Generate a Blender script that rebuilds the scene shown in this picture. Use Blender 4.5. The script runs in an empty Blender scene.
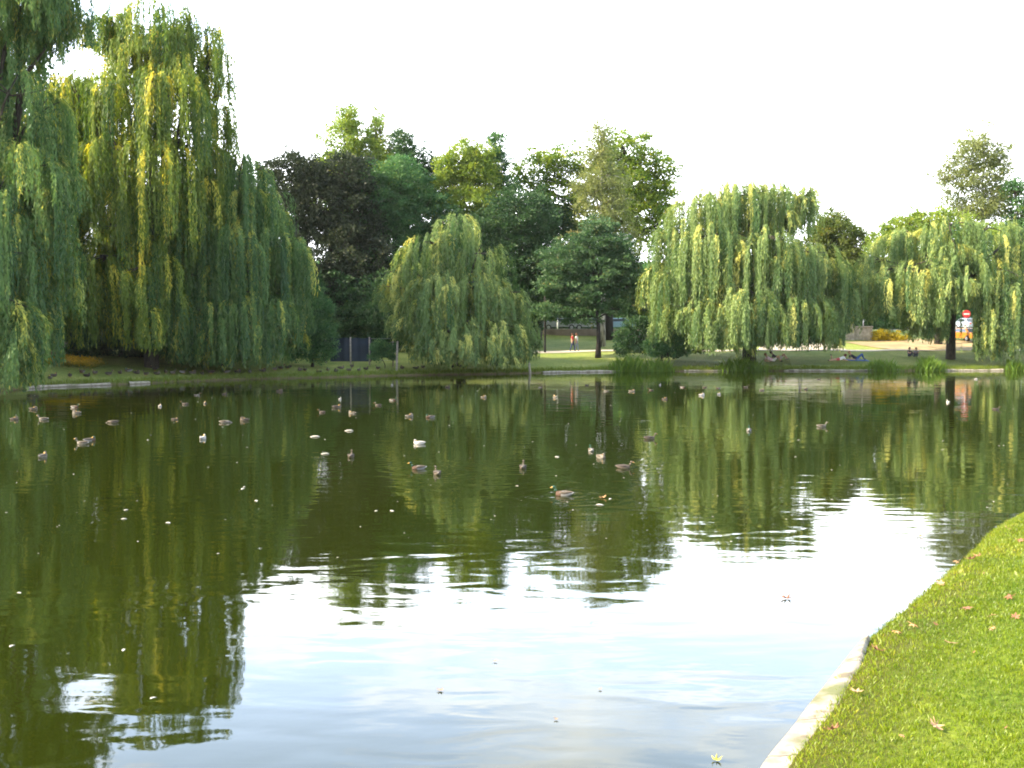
import bpy, bmesh, math
import numpy as np
from mathutils import Vector

# ------------------------------------------------------------------ camera, world, sun, exposure
SC = bpy.context.scene
COL = SC.collection
F = 1110.0
CAMZ = 3.7
PITCH = math.atan(56.0 / F)
cam_d = bpy.data.cameras.new("camera")
cam_d.sensor_width = 36.0
cam_d.lens = 36.0 * F / 1024.0
cam_d.clip_start = 0.1
cam_d.clip_end = 6000
cam = bpy.data.objects.new("camera", cam_d)
COL.objects.link(cam)
cam.location = (0, 0, CAMZ)
cam.rotation_euler = (math.radians(90) - PITCH, 0, 0)
SC.camera = cam

SUN_ELEV = 31.0
SUN_AZ = -104.0        # degrees clockwise from +Y (the view direction); -90 = from the left
w = bpy.data.worlds.new("World")
SC.world = w
w.use_nodes = True
nt = w.node_tree
nt.nodes.clear()
N = nt.nodes.new
out = N("ShaderNodeOutputWorld")
bg = N("ShaderNodeBackground")
sky = N("ShaderNodeTexSky")
sky.sky_type = 'NISHITA'
sky.sun_disc = False
sky.sun_elevation = math.radians(SUN_ELEV)
sky.sun_rotation = math.radians(SUN_AZ)
sky.air_density = 1.0
sky.dust_density = 3.0
sky.ozone_density = 1.0
tc = N("ShaderNodeTexCoord")
sep = N("ShaderNodeSeparateXYZ")
nt.links.new(tc.outputs["Generated"], sep.inputs[0])
mp = N("ShaderNodeMapping")
mp.inputs["Scale"].default_value = (1.6, 1.6, 6.5); mp.inputs["Location"].default_value = (3.1, .7, 1.9)
nt.links.new(tc.outputs["Generated"], mp.inputs[0])
nz = N("ShaderNodeTexNoise")
nz.inputs["Scale"].default_value = 2.3
nz.inputs["Detail"].default_value = 7
nz.inputs["Roughness"].default_value = 0.6
nt.links.new(mp.outputs[0], nz.inputs["Vector"])
cr = N("ShaderNodeValToRGB")          # cloud cover
cr.color_ramp.elements[0].position = 0.46
cr.color_ramp.elements[0].color = (0, 0, 0, 1)
cr.color_ramp.elements[1].position = 0.60
cr.color_ramp.elements[1].color = (1, 1, 1, 1)
nt.links.new(nz.outputs["Fac"], cr.inputs[0])
# thin veil of milky cloud low over the horizon
mr = N("ShaderNodeMapRange")
mr.inputs["From Min"].default_value = 0.30
mr.inputs["From Max"].default_value = 0.62
mr.inputs["To Min"].default_value = 1.0
mr.inputs["To Max"].default_value = 0.0
nt.links.new(sep.outputs["Z"], mr.inputs["Value"])
mx = N("ShaderNodeMath"); mx.operation = 'MAXIMUM'
nt.links.new(mr.outputs[0], mx.inputs[0])
sc_ = N("ShaderNodeMath"); sc_.operation = 'MULTIPLY'
sc_.inputs[1].default_value = 0.6
nt.links.new(cr.outputs[0], sc_.inputs[0])
nt.links.new(sc_.outputs[0], mx.inputs[1])
ahead = N("ShaderNodeMapRange"); ahead.inputs["From Min"].default_value = -0.35; ahead.inputs["From Max"].default_value = 0.45
ahead.inputs["To Min"].default_value = 0.42
nt.links.new(sep.outputs["Y"], ahead.inputs["Value"])
cov = N("ShaderNodeMath"); cov.operation = 'MULTIPLY'
nt.links.new(mx.outputs[0], cov.inputs[0]); nt.links.new(ahead.outputs[0], cov.inputs[1])
mix = N("ShaderNodeMixRGB")
# the cloud itself: white low down, bluish where it thins higher up
cb = N("ShaderNodeMixRGB"); cb.inputs[1].default_value = (9.4, 11.9, 16.0, 1); cb.inputs[2].default_value = (15, 15.6, 16.2, 1)
lo = N("ShaderNodeMapRange"); lo.inputs["From Min"].default_value = 0.17; lo.inputs["From Max"].default_value = 0.28
lo.inputs["To Min"].default_value = 1.0; lo.inputs["To Max"].default_value = 0.0
nt.links.new(sep.outputs["Z"], lo.inputs["Value"])
mxx = N("ShaderNodeMath"); mxx.operation = 'MAXIMUM'
nt.links.new(lo.outputs[0], mxx.inputs[0]); nt.links.new(cr.outputs[0], mxx.inputs[1])
nt.links.new(mxx.outputs[0], cb.inputs[0]); nt.links.new(cb.outputs[0], mix.inputs[2])
nt.links.new(cov.outputs[0], mix.inputs[0])
nt.links.new(sky.outputs[0], mix.inputs[1])
nt.links.new(mix.outputs[0], bg.inputs[0])
bg.inputs[1].default_value = 0.12
nt.links.new(bg.outputs[0], out.inputs[0])

sd = bpy.data.lights.new("sun", 'SUN')
sd.energy = 5.0
sd.angle = math.radians(0.5)
sd.color = (1.0, 0.84, 0.60)
sun = bpy.data.objects.new("sun", sd)
COL.objects.link(sun)
_e, _a = math.radians(SUN_ELEV), math.radians(SUN_AZ)
TO_SUN = Vector((math.sin(_a) * math.cos(_e), math.cos(_a) * math.cos(_e), math.sin(_e)))
sun.rotation_euler = TO_SUN.to_track_quat('Z', 'Y').to_euler()
sun.location = (0, 0, 60)

SC.view_settings.view_transform = 'Standard'
SC.view_settings.look = 'None'
SC.view_settings.exposure = 1.85
SC.view_settings.gamma = 1.0
SC.render.engine = 'CYCLES'
SC.cycles.max_bounces = 6
SC.cycles.diffuse_bounces = 3
SC.cycles.glossy_bounces = 3
SC.cycles.transmission_bounces = 4
SC.cycles.use_denoising = True
SC.cycles.filter_width = 1.9

rng = np.random.default_rng(11)

# ------------------------------------------------------------------ helpers
def P(px, py, d):
    """world point seen at pixel (px,py) whose world Y is d"""
    u, v = (px - 512) / F, (384 - py) / F
    y = math.cos(PITCH) + v * math.sin(PITCH)
    z = -math.sin(PITCH) + v * math.cos(PITCH)
    s = d / y
    return np.array([u * s, d, CAMZ + z * s])

def PZ(px, py, z):
    """world point seen at pixel on the height z"""
    u, v = (px - 512) / F, (384 - py) / F
    y = math.cos(PITCH) + v * math.sin(PITCH)
    zz = -math.sin(PITCH) + v * math.cos(PITCH)
    s = (z - CAMZ) / zz
    return np.array([u * s, y * s, z])

def tag(o, label=None, cat=None, group=None, kind=None):
    if label: o["label"] = label
    if cat: o["category"] = cat
    if group: o["group"] = group
    if kind: o["kind"] = kind
    return o

def empty(name, loc, rz=0.0):
    o = bpy.data.objects.new(name, None)
    o.empty_display_size = 0.2
    COL.objects.link(o)
    o.location = loc
    o.rotation_euler = (0, 0, rz)
    return o

def mesh_np(name, V, Fc, mats, parent=None, tint=None, midx=None, smooth=False, world_origin=None):
    V = np.asarray(V, np.float32)
    Fc = np.asarray(Fc, np.int32)
    if world_origin is not None:
        V = V - np.asarray(world_origin, np.float32)
    me = bpy.data.meshes.new(name)
    k = Fc.shape[1]
    me.vertices.add(len(V)); me.vertices.foreach_set("co", V.ravel())
    me.loops.add(Fc.size); me.loops.foreach_set("vertex_index", Fc.ravel())
    me.polygons.add(len(Fc))
    me.polygons.foreach_set("loop_start", np.arange(0, Fc.size, k, dtype=np.int32))
    me.polygons.foreach_set("loop_total", np.full(len(Fc), k, np.int32))
    if smooth: me.polygons.foreach_set("use_smooth", np.ones(len(Fc), bool))
    if midx is not None: me.polygons.foreach_set("material_index", np.asarray(midx, np.int32))
    if tint is not None:
        at = me.attributes.new("tint", 'FLOAT', 'FACE')
        at.data.foreach_set("value", np.asarray(tint, np.float32))
    for m in (mats if isinstance(mats, (list, tuple)) else [mats]):
        me.materials.append(m)
    me.update(calc_edges=True)
    o = bpy.data.objects.new(name, me)
    COL.objects.link(o)
    if world_origin is not None and parent is None: o.location = world_origin
    if parent is not None: o.parent = parent
    return o

class MB:
    """collects swept tubes and boxes into one quad/tri mesh"""
    def __init__(s): s.v = []; s.f = []; s.m = []; s.n = 0
    def add(s, V, Fc, m=0):
        V = np.asarray(V, float)
        s.v.append(V)
        for f in Fc: s.f.append([i + s.n for i in f]); s.m.append(m)
        s.n += len(V)
    def tube(s, pts, rad, n=8, m=0, ry=None, mats=None, caps=True, up=(0, 0, 1)):
        pts = np.asarray(pts, float); k = len(pts)
        rad = np.broadcast_to(np.asarray(rad, float), (k,))
        ry = rad if ry is None else np.broadcast_to(np.asarray(ry, float), (k,))
        V = []
        for i in range(k):
            t = pts[min(i + 1, k - 1)] - pts[max(i - 1, 0)]
            t = t / (np.linalg.norm(t) + 1e-9)
            u = np.array(up, float)
            if abs(t @ u) > .95: u = np.array([1., 0, 0])
            a = np.cross(t, u); a /= np.linalg.norm(a); b = np.cross(a, t)
            for j in range(n):
                an = 2 * math.pi * j / n
                V.append(pts[i] + a * math.cos(an) * rad[i] + b * math.sin(an) * ry[i])
        Fc = []; mm = []
        for i in range(k - 1):
            for j in range(n):
                Fc.append([i * n + j, i * n + (j + 1) % n, (i + 1) * n + (j + 1) % n, (i + 1) * n + j])
                mm.append(m if mats is None else mats[i])
        if caps:
            Fc.append(list(range(n))[::-1]); mm.append(m if mats is None else mats[0])
            Fc.append([(k - 1) * n + j for j in range(n)]); mm.append(m if mats is None else mats[-1])
        s.v.append(np.array(V))
        for f, q in zip(Fc, mm): s.f.append([i + s.n for i in f]); s.m.append(q)
        s.n += len(V)
    def box(s, c, size, m=0, rz=0.0):
        c = np.array(c, float); h = np.array(size, float) / 2
        V = np.array([[x, y, z] for x in (-1, 1) for y in (-1, 1) for z in (-1, 1)], float) * h
        ca, sa = math.cos(rz), math.sin(rz)
        V = np.c_[V[:, 0] * ca - V[:, 1] * sa, V[:, 0] * sa + V[:, 1] * ca, V[:, 2]] + c
        s.add(V, [[0, 1, 3, 2], [4, 6, 7, 5], [0, 4, 5, 1], [2, 3, 7, 6], [0, 2, 6, 4], [1, 5, 7, 3]], m)
    def build(s, name, mats, parent=None, smooth=True, bevel=0.0, loc=None, sub=0):
        me = bpy.data.meshes.new(name)
        V = np.vstack(s.v)
        me.from_pydata([tuple(x) for x in V], [], s.f)
        for m in (mats if isinstance(mats, (list, tuple)) else [mats]): me.materials.append(m)
        me.polygons.foreach_set("material_index", s.m)
        if smooth: me.polygons.foreach_set("use_smooth", [True] * len(s.f))
        me.update()
        o = bpy.data.objects.new(name, me); COL.objects.link(o)
        if loc is not None: o.location = loc
        if parent is not None: o.parent = parent
        if bevel:
            b = o.modifiers.new("edge", 'BEVEL'); b.width = bevel; b.segments = 2; b.limit_method = 'ANGLE'
        if sub:
            b = o.modifiers.new("soft", 'SUBSURF'); b.levels = sub; b.render_levels = sub
        return o

# ------------------------------------------------------------------ materials
def mat(name):
    m = bpy.data.materials.new(name); m.use_nodes = True
    t = m.node_tree; t.nodes.clear()
    o = t.nodes.new("ShaderNodeOutputMaterial")
    return m, t, o

def plain(name, col, rough=0.7, metal=0.0, var=0.15, scale=6.0, spec=0.3):
    m, t, o = mat(name)
    b = t.nodes.new("ShaderNodeBsdfPrincipled")
    b.inputs["Roughness"].default_value = rough
    b.inputs["Metallic"].default_value = metal
    b.inputs["Specular IOR Level"].default_value = spec
    c = t.nodes.new("ShaderNodeTexCoord")
    n = t.nodes.new("ShaderNodeTexNoise"); n.inputs["Scale"].default_value = scale; n.inputs["Detail"].default_value = 5
    t.links.new(c.outputs["Object"], n.inputs["Vector"])
    r = t.nodes.new("ShaderNodeValToRGB")
    r.color_ramp.elements[0].position = 0.3; r.color_ramp.elements[1].position = 0.7
    r.color_ramp.elements[0].color = tuple(x * (1 - var) for x in col) + (1,)
    r.color_ramp.elements[1].color = tuple(min(1, x * (1 + var)) for x in col) + (1,)
    t.links.new(n.outputs["Fac"], r.inputs[0]); t.links.new(r.outputs[0], b.inputs["Base Color"])
    t.links.new(b.outputs[0], o.inputs[0])
    return m

def leafmat(name, ca, cb, cc=None, trans=0.38, gloss=0.015):
    m, t, o = mat(name)
    a = t.nodes.new("ShaderNodeAttribute"); a.attribute_name = "tint"
    r = t.nodes.new("ShaderNodeValToRGB")
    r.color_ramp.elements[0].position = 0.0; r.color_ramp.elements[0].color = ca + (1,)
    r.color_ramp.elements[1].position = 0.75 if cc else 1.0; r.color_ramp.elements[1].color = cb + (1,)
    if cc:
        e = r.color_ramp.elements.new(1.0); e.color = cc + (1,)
    t.links.new(a.outputs["Fac"], r.inputs[0])
    d = t.nodes.new("ShaderNodeBsdfDiffuse"); tr = t.nodes.new("ShaderNodeBsdfTranslucent")
    g = t.nodes.new("ShaderNodeBsdfGlossy"); g.inputs["Roughness"].default_value = 0.5
    hs = t.nodes.new("ShaderNodeHueSaturation")
    hs.inputs["Hue"].default_value = 0.485; hs.inputs["Saturation"].default_value = 1.12; hs.inputs["Value"].default_value = 1.5
    t.links.new(r.outputs[0], d.inputs[0]); t.links.new(r.outputs[0], hs.inputs["Color"]); t.links.new(hs.outputs[0], tr.inputs[0])
    m1 = t.nodes.new("ShaderNodeMixShader"); m1.inputs[0].default_value = trans
    t.links.new(d.outputs[0], m1.inputs[1]); t.links.new(tr.outputs[0], m1.inputs[2])
    m2 = t.nodes.new("ShaderNodeMixShader"); m2.inputs[0].default_value = gloss
    t.links.new(m1.outputs[0], m2.inputs[1]); t.links.new(g.outputs[0], m2.inputs[2])
    t.links.new(m2.outputs[0], o.inputs[0])
    return m

def barkmat(name, ca, cb, scale=9.0):
    m, t, o = mat(name)
    b = t.nodes.new("ShaderNodeBsdfPrincipled"); b.inputs["Roughness"].default_value = 0.9
    c = t.nodes.new("ShaderNodeTexCoord"); mpp = t.nodes.new("ShaderNodeMapping"); mpp.inputs["Scale"].default_value = (1, 1, .22)
    n = t.nodes.new("ShaderNodeTexNoise"); n.inputs["Scale"].default_value = scale; n.inputs["Detail"].default_value = 6
    t.links.new(c.outputs["Object"], mpp.inputs[0]); t.links.new(mpp.outputs[0], n.inputs["Vector"])
    r = t.nodes.new("ShaderNodeValToRGB")
    r.color_ramp.elements[0].position = 0.38; r.color_ramp.elements[1].position = 0.62
    r.color_ramp.elements[0].color = ca + (1,); r.color_ramp.elements[1].color = cb + (1,)
    t.links.new(n.outputs["Fac"], r.inputs[0]); t.links.new(r.outputs[0], b.inputs["Base Color"])
    bp = t.nodes.new("ShaderNodeBump"); bp.inputs["Distance"].default_value = 0.03
    t.links.new(n.outputs["Fac"], bp.inputs["Height"]); t.links.new(bp.outputs[0], b.inputs["Normal"])
    t.links.new(b.outputs[0], o.inputs[0])
    return m

M = {}
M['willow'] = leafmat("willow_leaf", (0.032, 0.084, 0.028), (0.13, 0.22, 0.064), (0.40, 0.41, 0.09), trans=0.42)  # willows' third, palest leaf colour is raised to imitate sunlit strand tops
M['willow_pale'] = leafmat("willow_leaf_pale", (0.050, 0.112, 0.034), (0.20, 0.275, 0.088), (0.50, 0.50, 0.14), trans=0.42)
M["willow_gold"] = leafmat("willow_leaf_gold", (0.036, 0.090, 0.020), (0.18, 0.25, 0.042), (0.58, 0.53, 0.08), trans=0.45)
M['beech'] = leafmat("copper_leaf", (0.012, 0.020, 0.011), (0.036, 0.052, 0.027), (0.10, 0.11, 0.04), trans=0.25)
M['maple'] = leafmat("maple_leaf", (0.045, 0.11, 0.022), (0.17, 0.24, 0.035), (0.40, 0.39, 0.05), trans=0.42)
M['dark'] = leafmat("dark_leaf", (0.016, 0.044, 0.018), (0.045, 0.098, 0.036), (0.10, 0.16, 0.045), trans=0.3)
M['green'] = leafmat("green_leaf", (0.030, 0.088, 0.034), (0.085, 0.18, 0.06), (0.20, 0.28, 0.06), trans=0.36)
M['linden'] = leafmat('linden_leaf', (0.028, 0.072, 0.032), (0.078, 0.145, 0.058), (0.21, 0.19, 0.07), trans=0.36)
M['birch'] = leafmat("birch_leaf", (0.11, 0.14, 0.05), (0.20, 0.24, 0.085), (0.36, 0.33, 0.10), trans=0.45)
M['olive'] = leafmat("olive_leaf", (0.05, 0.085, 0.022), (0.12, 0.155, 0.035), (0.24, 0.22, 0.05), trans=0.38)
M['yellow'] = leafmat("yellow_leaf", (0.20, 0.18, 0.02), (0.42, 0.34, 0.03), (0.6, 0.45, 0.04), trans=0.4)
M['lime'] = leafmat("lime_leaf", (0.08, 0.15, 0.03), (0.21, 0.28, 0.05), (0.42, 0.42, 0.06), trans=0.45)
M['reed'] = leafmat("reed_blade", (0.06, 0.13, 0.016), (0.13, 0.22, 0.03), (0.28, 0.29, 0.07), trans=0.4)
M['grass'] = leafmat("grass_blade", (0.050, 0.112, 0.003), (0.170, 0.225, 0.006), (0.33, 0.30, 0.045), trans=0.40, gloss=0.04)
M['flower_y'] = leafmat("flower_yellow", (0.10, 0.12, 0.02), (0.45, 0.30, 0.02), (0.7, 0.42, 0.03), trans=0.25)
M['flower_p'] = leafmat("flower_pink", (0.06, 0.09, 0.03), (0.30, 0.12, 0.10), (0.45, 0.2, 0.12), trans=0.25)
M['flower_b'] = leafmat("flower_blue", (0.05, 0.08, 0.06), (0.14, 0.17, 0.28), (0.24, 0.28, 0.38), trans=0.25)
M['flower_w'] = leafmat("flower_white", (0.10, 0.12, 0.05), (0.55, 0.50, 0.42), (0.75, 0.70, 0.62), trans=0.25)
M['bark'] = barkmat("willow_bark", (0.018, 0.014, 0.010), (0.05, 0.040, 0.028))
M['bark_dark'] = barkmat("dark_bark", (0.010, 0.008, 0.007), (0.028, 0.023, 0.019))
M['bark_birch'] = barkmat("birch_bark", (0.10, 0.09, 0.08), (0.55, 0.52, 0.47), 5.0)
M['stone'] = plain("pale_stone", (0.34, 0.31, 0.26), 0.85, var=0.3, scale=3.0)
M['white'] = plain("white_paint", (0.7, 0.7, 0.68), 0.5)
M['fleck'] = plain("feather_white", (0.5, 0.48, 0.42), 0.7, var=.4, scale=.5)
M['wood'] = plain("weathered_wood", (0.30, 0.27, 0.22), 0.9, var=0.35, scale=8)
M['tarp'] = plain("blue_screen_cloth", (0.008, 0.018, 0.032), 0.6, var=0.25, scale=1.5)
M['steel'] = plain("galvanised_steel", (0.35, 0.36, 0.36), 0.5, 0.4)
M['black'] = plain("dark_rubber", (0.02, 0.02, 0.02), 0.8)
M['glass'] = plain("car_glass", (0.03, 0.04, 0.05), 0.08, spec=0.8, var=0.05)
M['red'] = plain("red_paint", (0.55, 0.03, 0.03), 0.4)

# ------------------------------------------------------------------ pond outline and terrain
def shore(px, py):
    p = PZ(px, py, 0.0); return (p[0], p[1])
FAR = [(25, 389), (110, 385), (230, 380), (330, 377.5), (400, 375.5), (500, 374), (560, 372.6), (610, 371.8), (700, 371.3),
       (800, 371), (900, 371), (1024, 370.6), (1150, 370.2)]
NEAR = [(1024, 512), (960, 560), (900, 610), (868, 636), (840, 672), (803, 722), (768, 768)]
raw = [(-20, 8), (-27, 20), (-29.5, 38), (-30, 52)] + [shore(*p) for p in FAR] + \
      [(68, 96), (76, 84), (72, 66), (50, 48), (30, 37), (18, 30.5)] + [shore(*p) for p in NEAR] + [(1.3, 7.3), (0.0, 5.3), (-4, 3.6), (-11, 3.8)]
raw = np.array(raw)
def catmull(p, per=6):
    n = len(p); o = []
    for i in range(n):
        a, b, c, d = p[i - 1], p[i], p[(i + 1) % n], p[(i + 2) % n]
        for k in range(per):
            t = k / per
            o.append(0.5 * ((2 * b) + (-a + c) * t + (2 * a - 5 * b + 4 * c - d) * t * t + (-a + 3 * b - 3 * c + d) * t ** 3))
    return np.array(o)
POND = catmull(raw)

def sdf(x, y):
    """distance to the pond edge, positive on land"""
    x = np.asarray(x, float); y = np.asarray(y, float); sh = x.shape
    x = x.ravel(); y = y.ravel()
    A = POND; B = np.roll(POND, -1, 0)
    best = np.full(len(x), 1e18); ins = np.zeros(len(x), bool)
    for a, b in zip(A, B):
        ab = b - a; L = ab @ ab
        t = np.clip(((x - a[0]) * ab[0] + (y - a[1]) * ab[1]) / L, 0, 1)
        best = np.minimum(best, (x - a[0] - t * ab[0]) ** 2 + (y - a[1] - t * ab[1]) ** 2)
        cnd = (a[1] > y) != (b[1] > y)
        if cnd.any():
            xi = a[0] + (y - a[1]) / (b[1] - a[1] + 1e-12) * ab[0]
            ins ^= cnd & (x < xi)
    d = np.sqrt(best)
    return np.where(ins, -d, d).reshape(sh)

def hgt(x, y):
    s = sdf(x, y); x = np.asarray(x, float); y = np.asarray(y, float)
    far = np.interp(s, [-3, -.5, 0.0, .12, .5, 12, 15, 24, 28, 60, 3000], [-1.2, -.5, -.06, .16, .24, 1.48, 1.52, 2.55, 3.42, 3.45, 3.5])
    near = np.interp(s, [-3, -.5, 0.0, .2, .35, 3, 12, 40, 3000], [-1.2, -.4, -.03, .07, .12, .42, 1.35, 3.0, 3.2])
    t = np.clip((y - 30) / 25, 0, 1); t = t * t * (3 - 2 * t)
    h = near * (1 - t) + far * t
    amp = np.clip((s - .3) / 3, 0, 1)
    h = h + amp * (0.035 * np.sin(x * .9 + 1.3 * np.sin(y * .5)) + 0.03 * np.sin(y * 1.1 + x * .35))
    return h

def H(x, y): return float(hgt(np.array([x]), np.array([y]))[0])

def axis(segs):
    o = []
    for a, b, st in segs:
        n = max(1, int(round((b - a) / st))); o += list(np.linspace(a, b, n, endpoint=False))
    o.append(segs[-1][1]); return np.array(o)
gx = axis([(-2500, -500, 400), (-500, -100, 40), (-100, -40, 3), (-40, -3, .6), (-3, 13, .16), (13, 80, .8), (80, 120, 4), (120, 500, 40), (500, 2500, 400)])
gy = axis([(-300, -20, 30), (-20, 4, 1.2), (4, 26, .16), (26, 55, .8), (55, 100, .35), (100, 135, .7), (135, 200, 5), (200, 600, 40), (600, 3400, 400)])
XX, YY = np.meshgrid(gx, gy)
ZZ = hgt(XX, YY)
nx, ny = len(gx), len(gy)
idx = np.arange(nx * ny).reshape(ny, nx)
Fg = np.stack([idx[:-1, :-1], idx[:-1, 1:], idx[1:, 1:], idx[1:, :-1]], -1).reshape(-1, 4)

m, t, o = mat("lawn_ground")
b = t.nodes.new("ShaderNodeBsdfPrincipled"); b.inputs["Roughness"].default_value = 0.95; b.inputs["Specular IOR Level"].default_value = 0.1
geo = t.nodes.new("ShaderNodeNewGeometry")
n1 = t.nodes.new("ShaderNodeTexNoise"); n1.inputs["Scale"].default_value = 0.35; n1.inputs["Detail"].default_value = 8; n1.inputs["Roughness"].default_value = .65
n2 = t.nodes.new("ShaderNodeTexNoise"); n2.inputs["Scale"].default_value = 9; n2.inputs["Detail"].default_value = 5
t.links.new(geo.outputs["Position"], n1.inputs["Vector"]); t.links.new(geo.outputs["Position"], n2.inputs["Vector"])
r1 = t.nodes.new("ShaderNodeValToRGB")
r1.color_ramp.elements[0].position = .35; r1.color_ramp.elements[0].color = (0.15, 0.215, 0.05, 1)
r1.color_ramp.elements[1].position = .62; r1.color_ramp.elements[1].color = (0.27, 0.30, 0.09, 1)
e = r1.color_ramp.elements.new(.75); e.color = (0.33, 0.31, 0.14, 1)
t.links.new(n1.outputs["Fac"], r1.inputs[0])
r2 = t.nodes.new("ShaderNodeValToRGB")
r2.color_ramp.elements[0].position = .3; r2.color_ramp.elements[0].color = (0.55, 0.55, 0.5, 1)
r2.color_ramp.elements[1].position = .7; r2.color_ramp.elements[1].color = (1.2, 1.2, 1.1, 1)
t.links.new(n2.outputs["Fac"], r2.inputs[0])
mu = t.nodes.new("ShaderNodeMixRGB"); mu.blend_type = 'MULTIPLY'; mu.inputs[0].default_value = 1
t.links.new(r1.outputs[0], mu.inputs[1]); t.links.new(r2.outputs[0], mu.inputs[2])
# wet mud under the waterline and the brown lip just above it
sx = t.nodes.new("ShaderNodeSeparateXYZ"); t.links.new(geo.outputs["Position"], sx.inputs[0])
mrr = t.nodes.new("ShaderNodeMapRange"); mrr.inputs["From Min"].default_value = 0.10; mrr.inputs["From Max"].default_value = 0.24
t.links.new(sx.outputs["Z"], mrr.inputs["Value"])
mm_ = t.nodes.new("ShaderNodeMixRGB"); mm_.inputs[1].default_value = (0.13, 0.105, 0.055, 1)
t.links.new(mrr.outputs[0], mm_.inputs[0]); t.links.new(mu.outputs[0], mm_.inputs[2])
ny = t.nodes.new("ShaderNodeMapRange"); ny.inputs["From Min"].default_value = 26; ny.inputs["From Max"].default_value = 50
t.links.new(sx.outputs["Y"], ny.inputs["Value"])      # near ground is tinted darker and greener than the dry far bank
nl_ = t.nodes.new("ShaderNodeMixRGB"); nl_.blend_type = 'MULTIPLY'; nl_.inputs[0].default_value = 1; nl_.inputs[2].default_value = (.42, .50, .18, 1)
t.links.new(mm_.outputs[0], nl_.inputs[1])
nm_ = t.nodes.new("ShaderNodeMixRGB"); t.links.new(ny.outputs[0], nm_.inputs[0]); t.links.new(nl_.outputs[0], nm_.inputs[1]); t.links.new(mm_.outputs[0], nm_.inputs[2])
t.links.new(nm_.outputs[0], b.inputs["Base Color"])
bp = t.nodes.new("ShaderNodeBump"); bp.inputs["Distance"].default_value = .05; t.links.new(n2.outputs["Fac"], bp.inputs["Height"]); t.links.new(bp.outputs[0], b.inputs["Normal"])
t.links.new(b.outputs[0], o.inputs[0])
M['ground'] = m
tag(mesh_np("ground", np.c_[XX.ravel(), YY.ravel(), ZZ.ravel()], Fg, M['ground'], smooth=True), kind="structure")

# water
m, t, o = mat("pond_water")
geo = t.nodes.new("ShaderNodeNewGeometry")
def wnoise(scale, sy, detail, dist=0.0, rot=0.0):
    mpp = t.nodes.new("ShaderNodeMapping"); mpp.inputs["Scale"].default_value = (1, sy, 1); mpp.inputs["Rotation"].default_value = (0, 0, rot)
    n = t.nodes.new("ShaderNodeTexNoise"); n.inputs["Scale"].default_value = scale; n.inputs["Detail"].default_value = detail
    n.inputs["Distortion"].default_value = dist; n.inputs["Roughness"].default_value = .5
    t.links.new(geo.outputs["Position"], mpp.inputs[0]); t.links.new(mpp.outputs[0], n.inputs["Vector"])
    return n.outputs["Fac"]
def mathn(op, a, b_):
    n = t.nodes.new("ShaderNodeMath"); n.operation = op
    for i, q in enumerate((a, b_)):
        if isinstance(q, (int, float)): n.inputs[i].default_value = q
        else: t.links.new(q, n.inputs[i])
    return n.outputs[0]
patch = t.nodes.new("ShaderNodeMapRange"); patch.inputs["From Min"].default_value = .38; patch.inputs["From Max"].default_value = .62
patch.inputs["To Min"].default_value = .45; patch.inputs["To Max"].default_value = 1.5
t.links.new(wnoise(.16, 1.6, 2), patch.inputs["Value"])
big = mathn('MULTIPLY', wnoise(.85, 2.0, 1.0, .5, .12), 0.0068)
mid = mathn('MULTIPLY', wnoise(3.4, 1.8, 1.0, .3, -.1), 0.0006)
fin = mathn('MULTIPLY', wnoise(11.0, 1.5, 1.0), 0.0001)
sm = mathn('ADD', mathn('ADD', big, mid), fin)
hh = mathn('MULTIPLY', sm, patch.outputs[0])
# little rings spreading from the swimming birds closest to the near bank
for rpx, rpy, ramp in [(563, 494, .0030), (624, 467, .0022), (601, 457, .002), (591, 450, .002), (523, 467, .0022), (418, 468, .0025), (437, 473, .0025), (351, 456, .0018), (650, 438, .0018), (419, 443, .0018), (749, 430, .0018), (822, 426, .002), (43, 456, .0018), (82, 443, .0018)]:
    rp = PZ(rpx, rpy, 0)
    vd = t.nodes.new("ShaderNodeVectorMath"); vd.operation = 'DISTANCE'; vd.inputs[1].default_value = (rp[0], rp[1], 0); t.links.new(geo.outputs["Position"], vd.inputs[0])
    sn_ = mathn('SINE', mathn('MULTIPLY', vd.outputs["Value"], 17.0), 0)
    fa = mathn('MULTIPLY', mathn('EXPONENT', mathn('MULTIPLY', vd.outputs["Value"], -1.1), 0), ramp)
    hh = mathn('ADD', hh, mathn('MULTIPLY', sn_, fa))
bp = t.nodes.new("ShaderNodeBump"); bp.inputs["Distance"].default_value = 1.0; bp.inputs["Strength"].default_value = 1.0
t.links.new(hh, bp.inputs["Height"])
b = t.nodes.new("ShaderNodeBsdfPrincipled")
b.inputs["Base Color"].default_value = (0.0115, 0.0160, 0.0014, 1)
b.inputs["Roughness"].default_value = 0.025
b.inputs["IOR"].default_value = 1.333
b.inputs["Specular IOR Level"].default_value = 0.5
t.links.new(bp.outputs[0], b.inputs["Normal"]); t.links.new(b.outputs[0], o.inputs[0])
M['water'] = m
tag(mesh_np("pond_water", [(-60, -6, 0), (95, -6, 0), (95, 110, 0), (-60, 110, 0)], [[0, 1, 2, 3]], M['water']), kind="structure")

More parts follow.
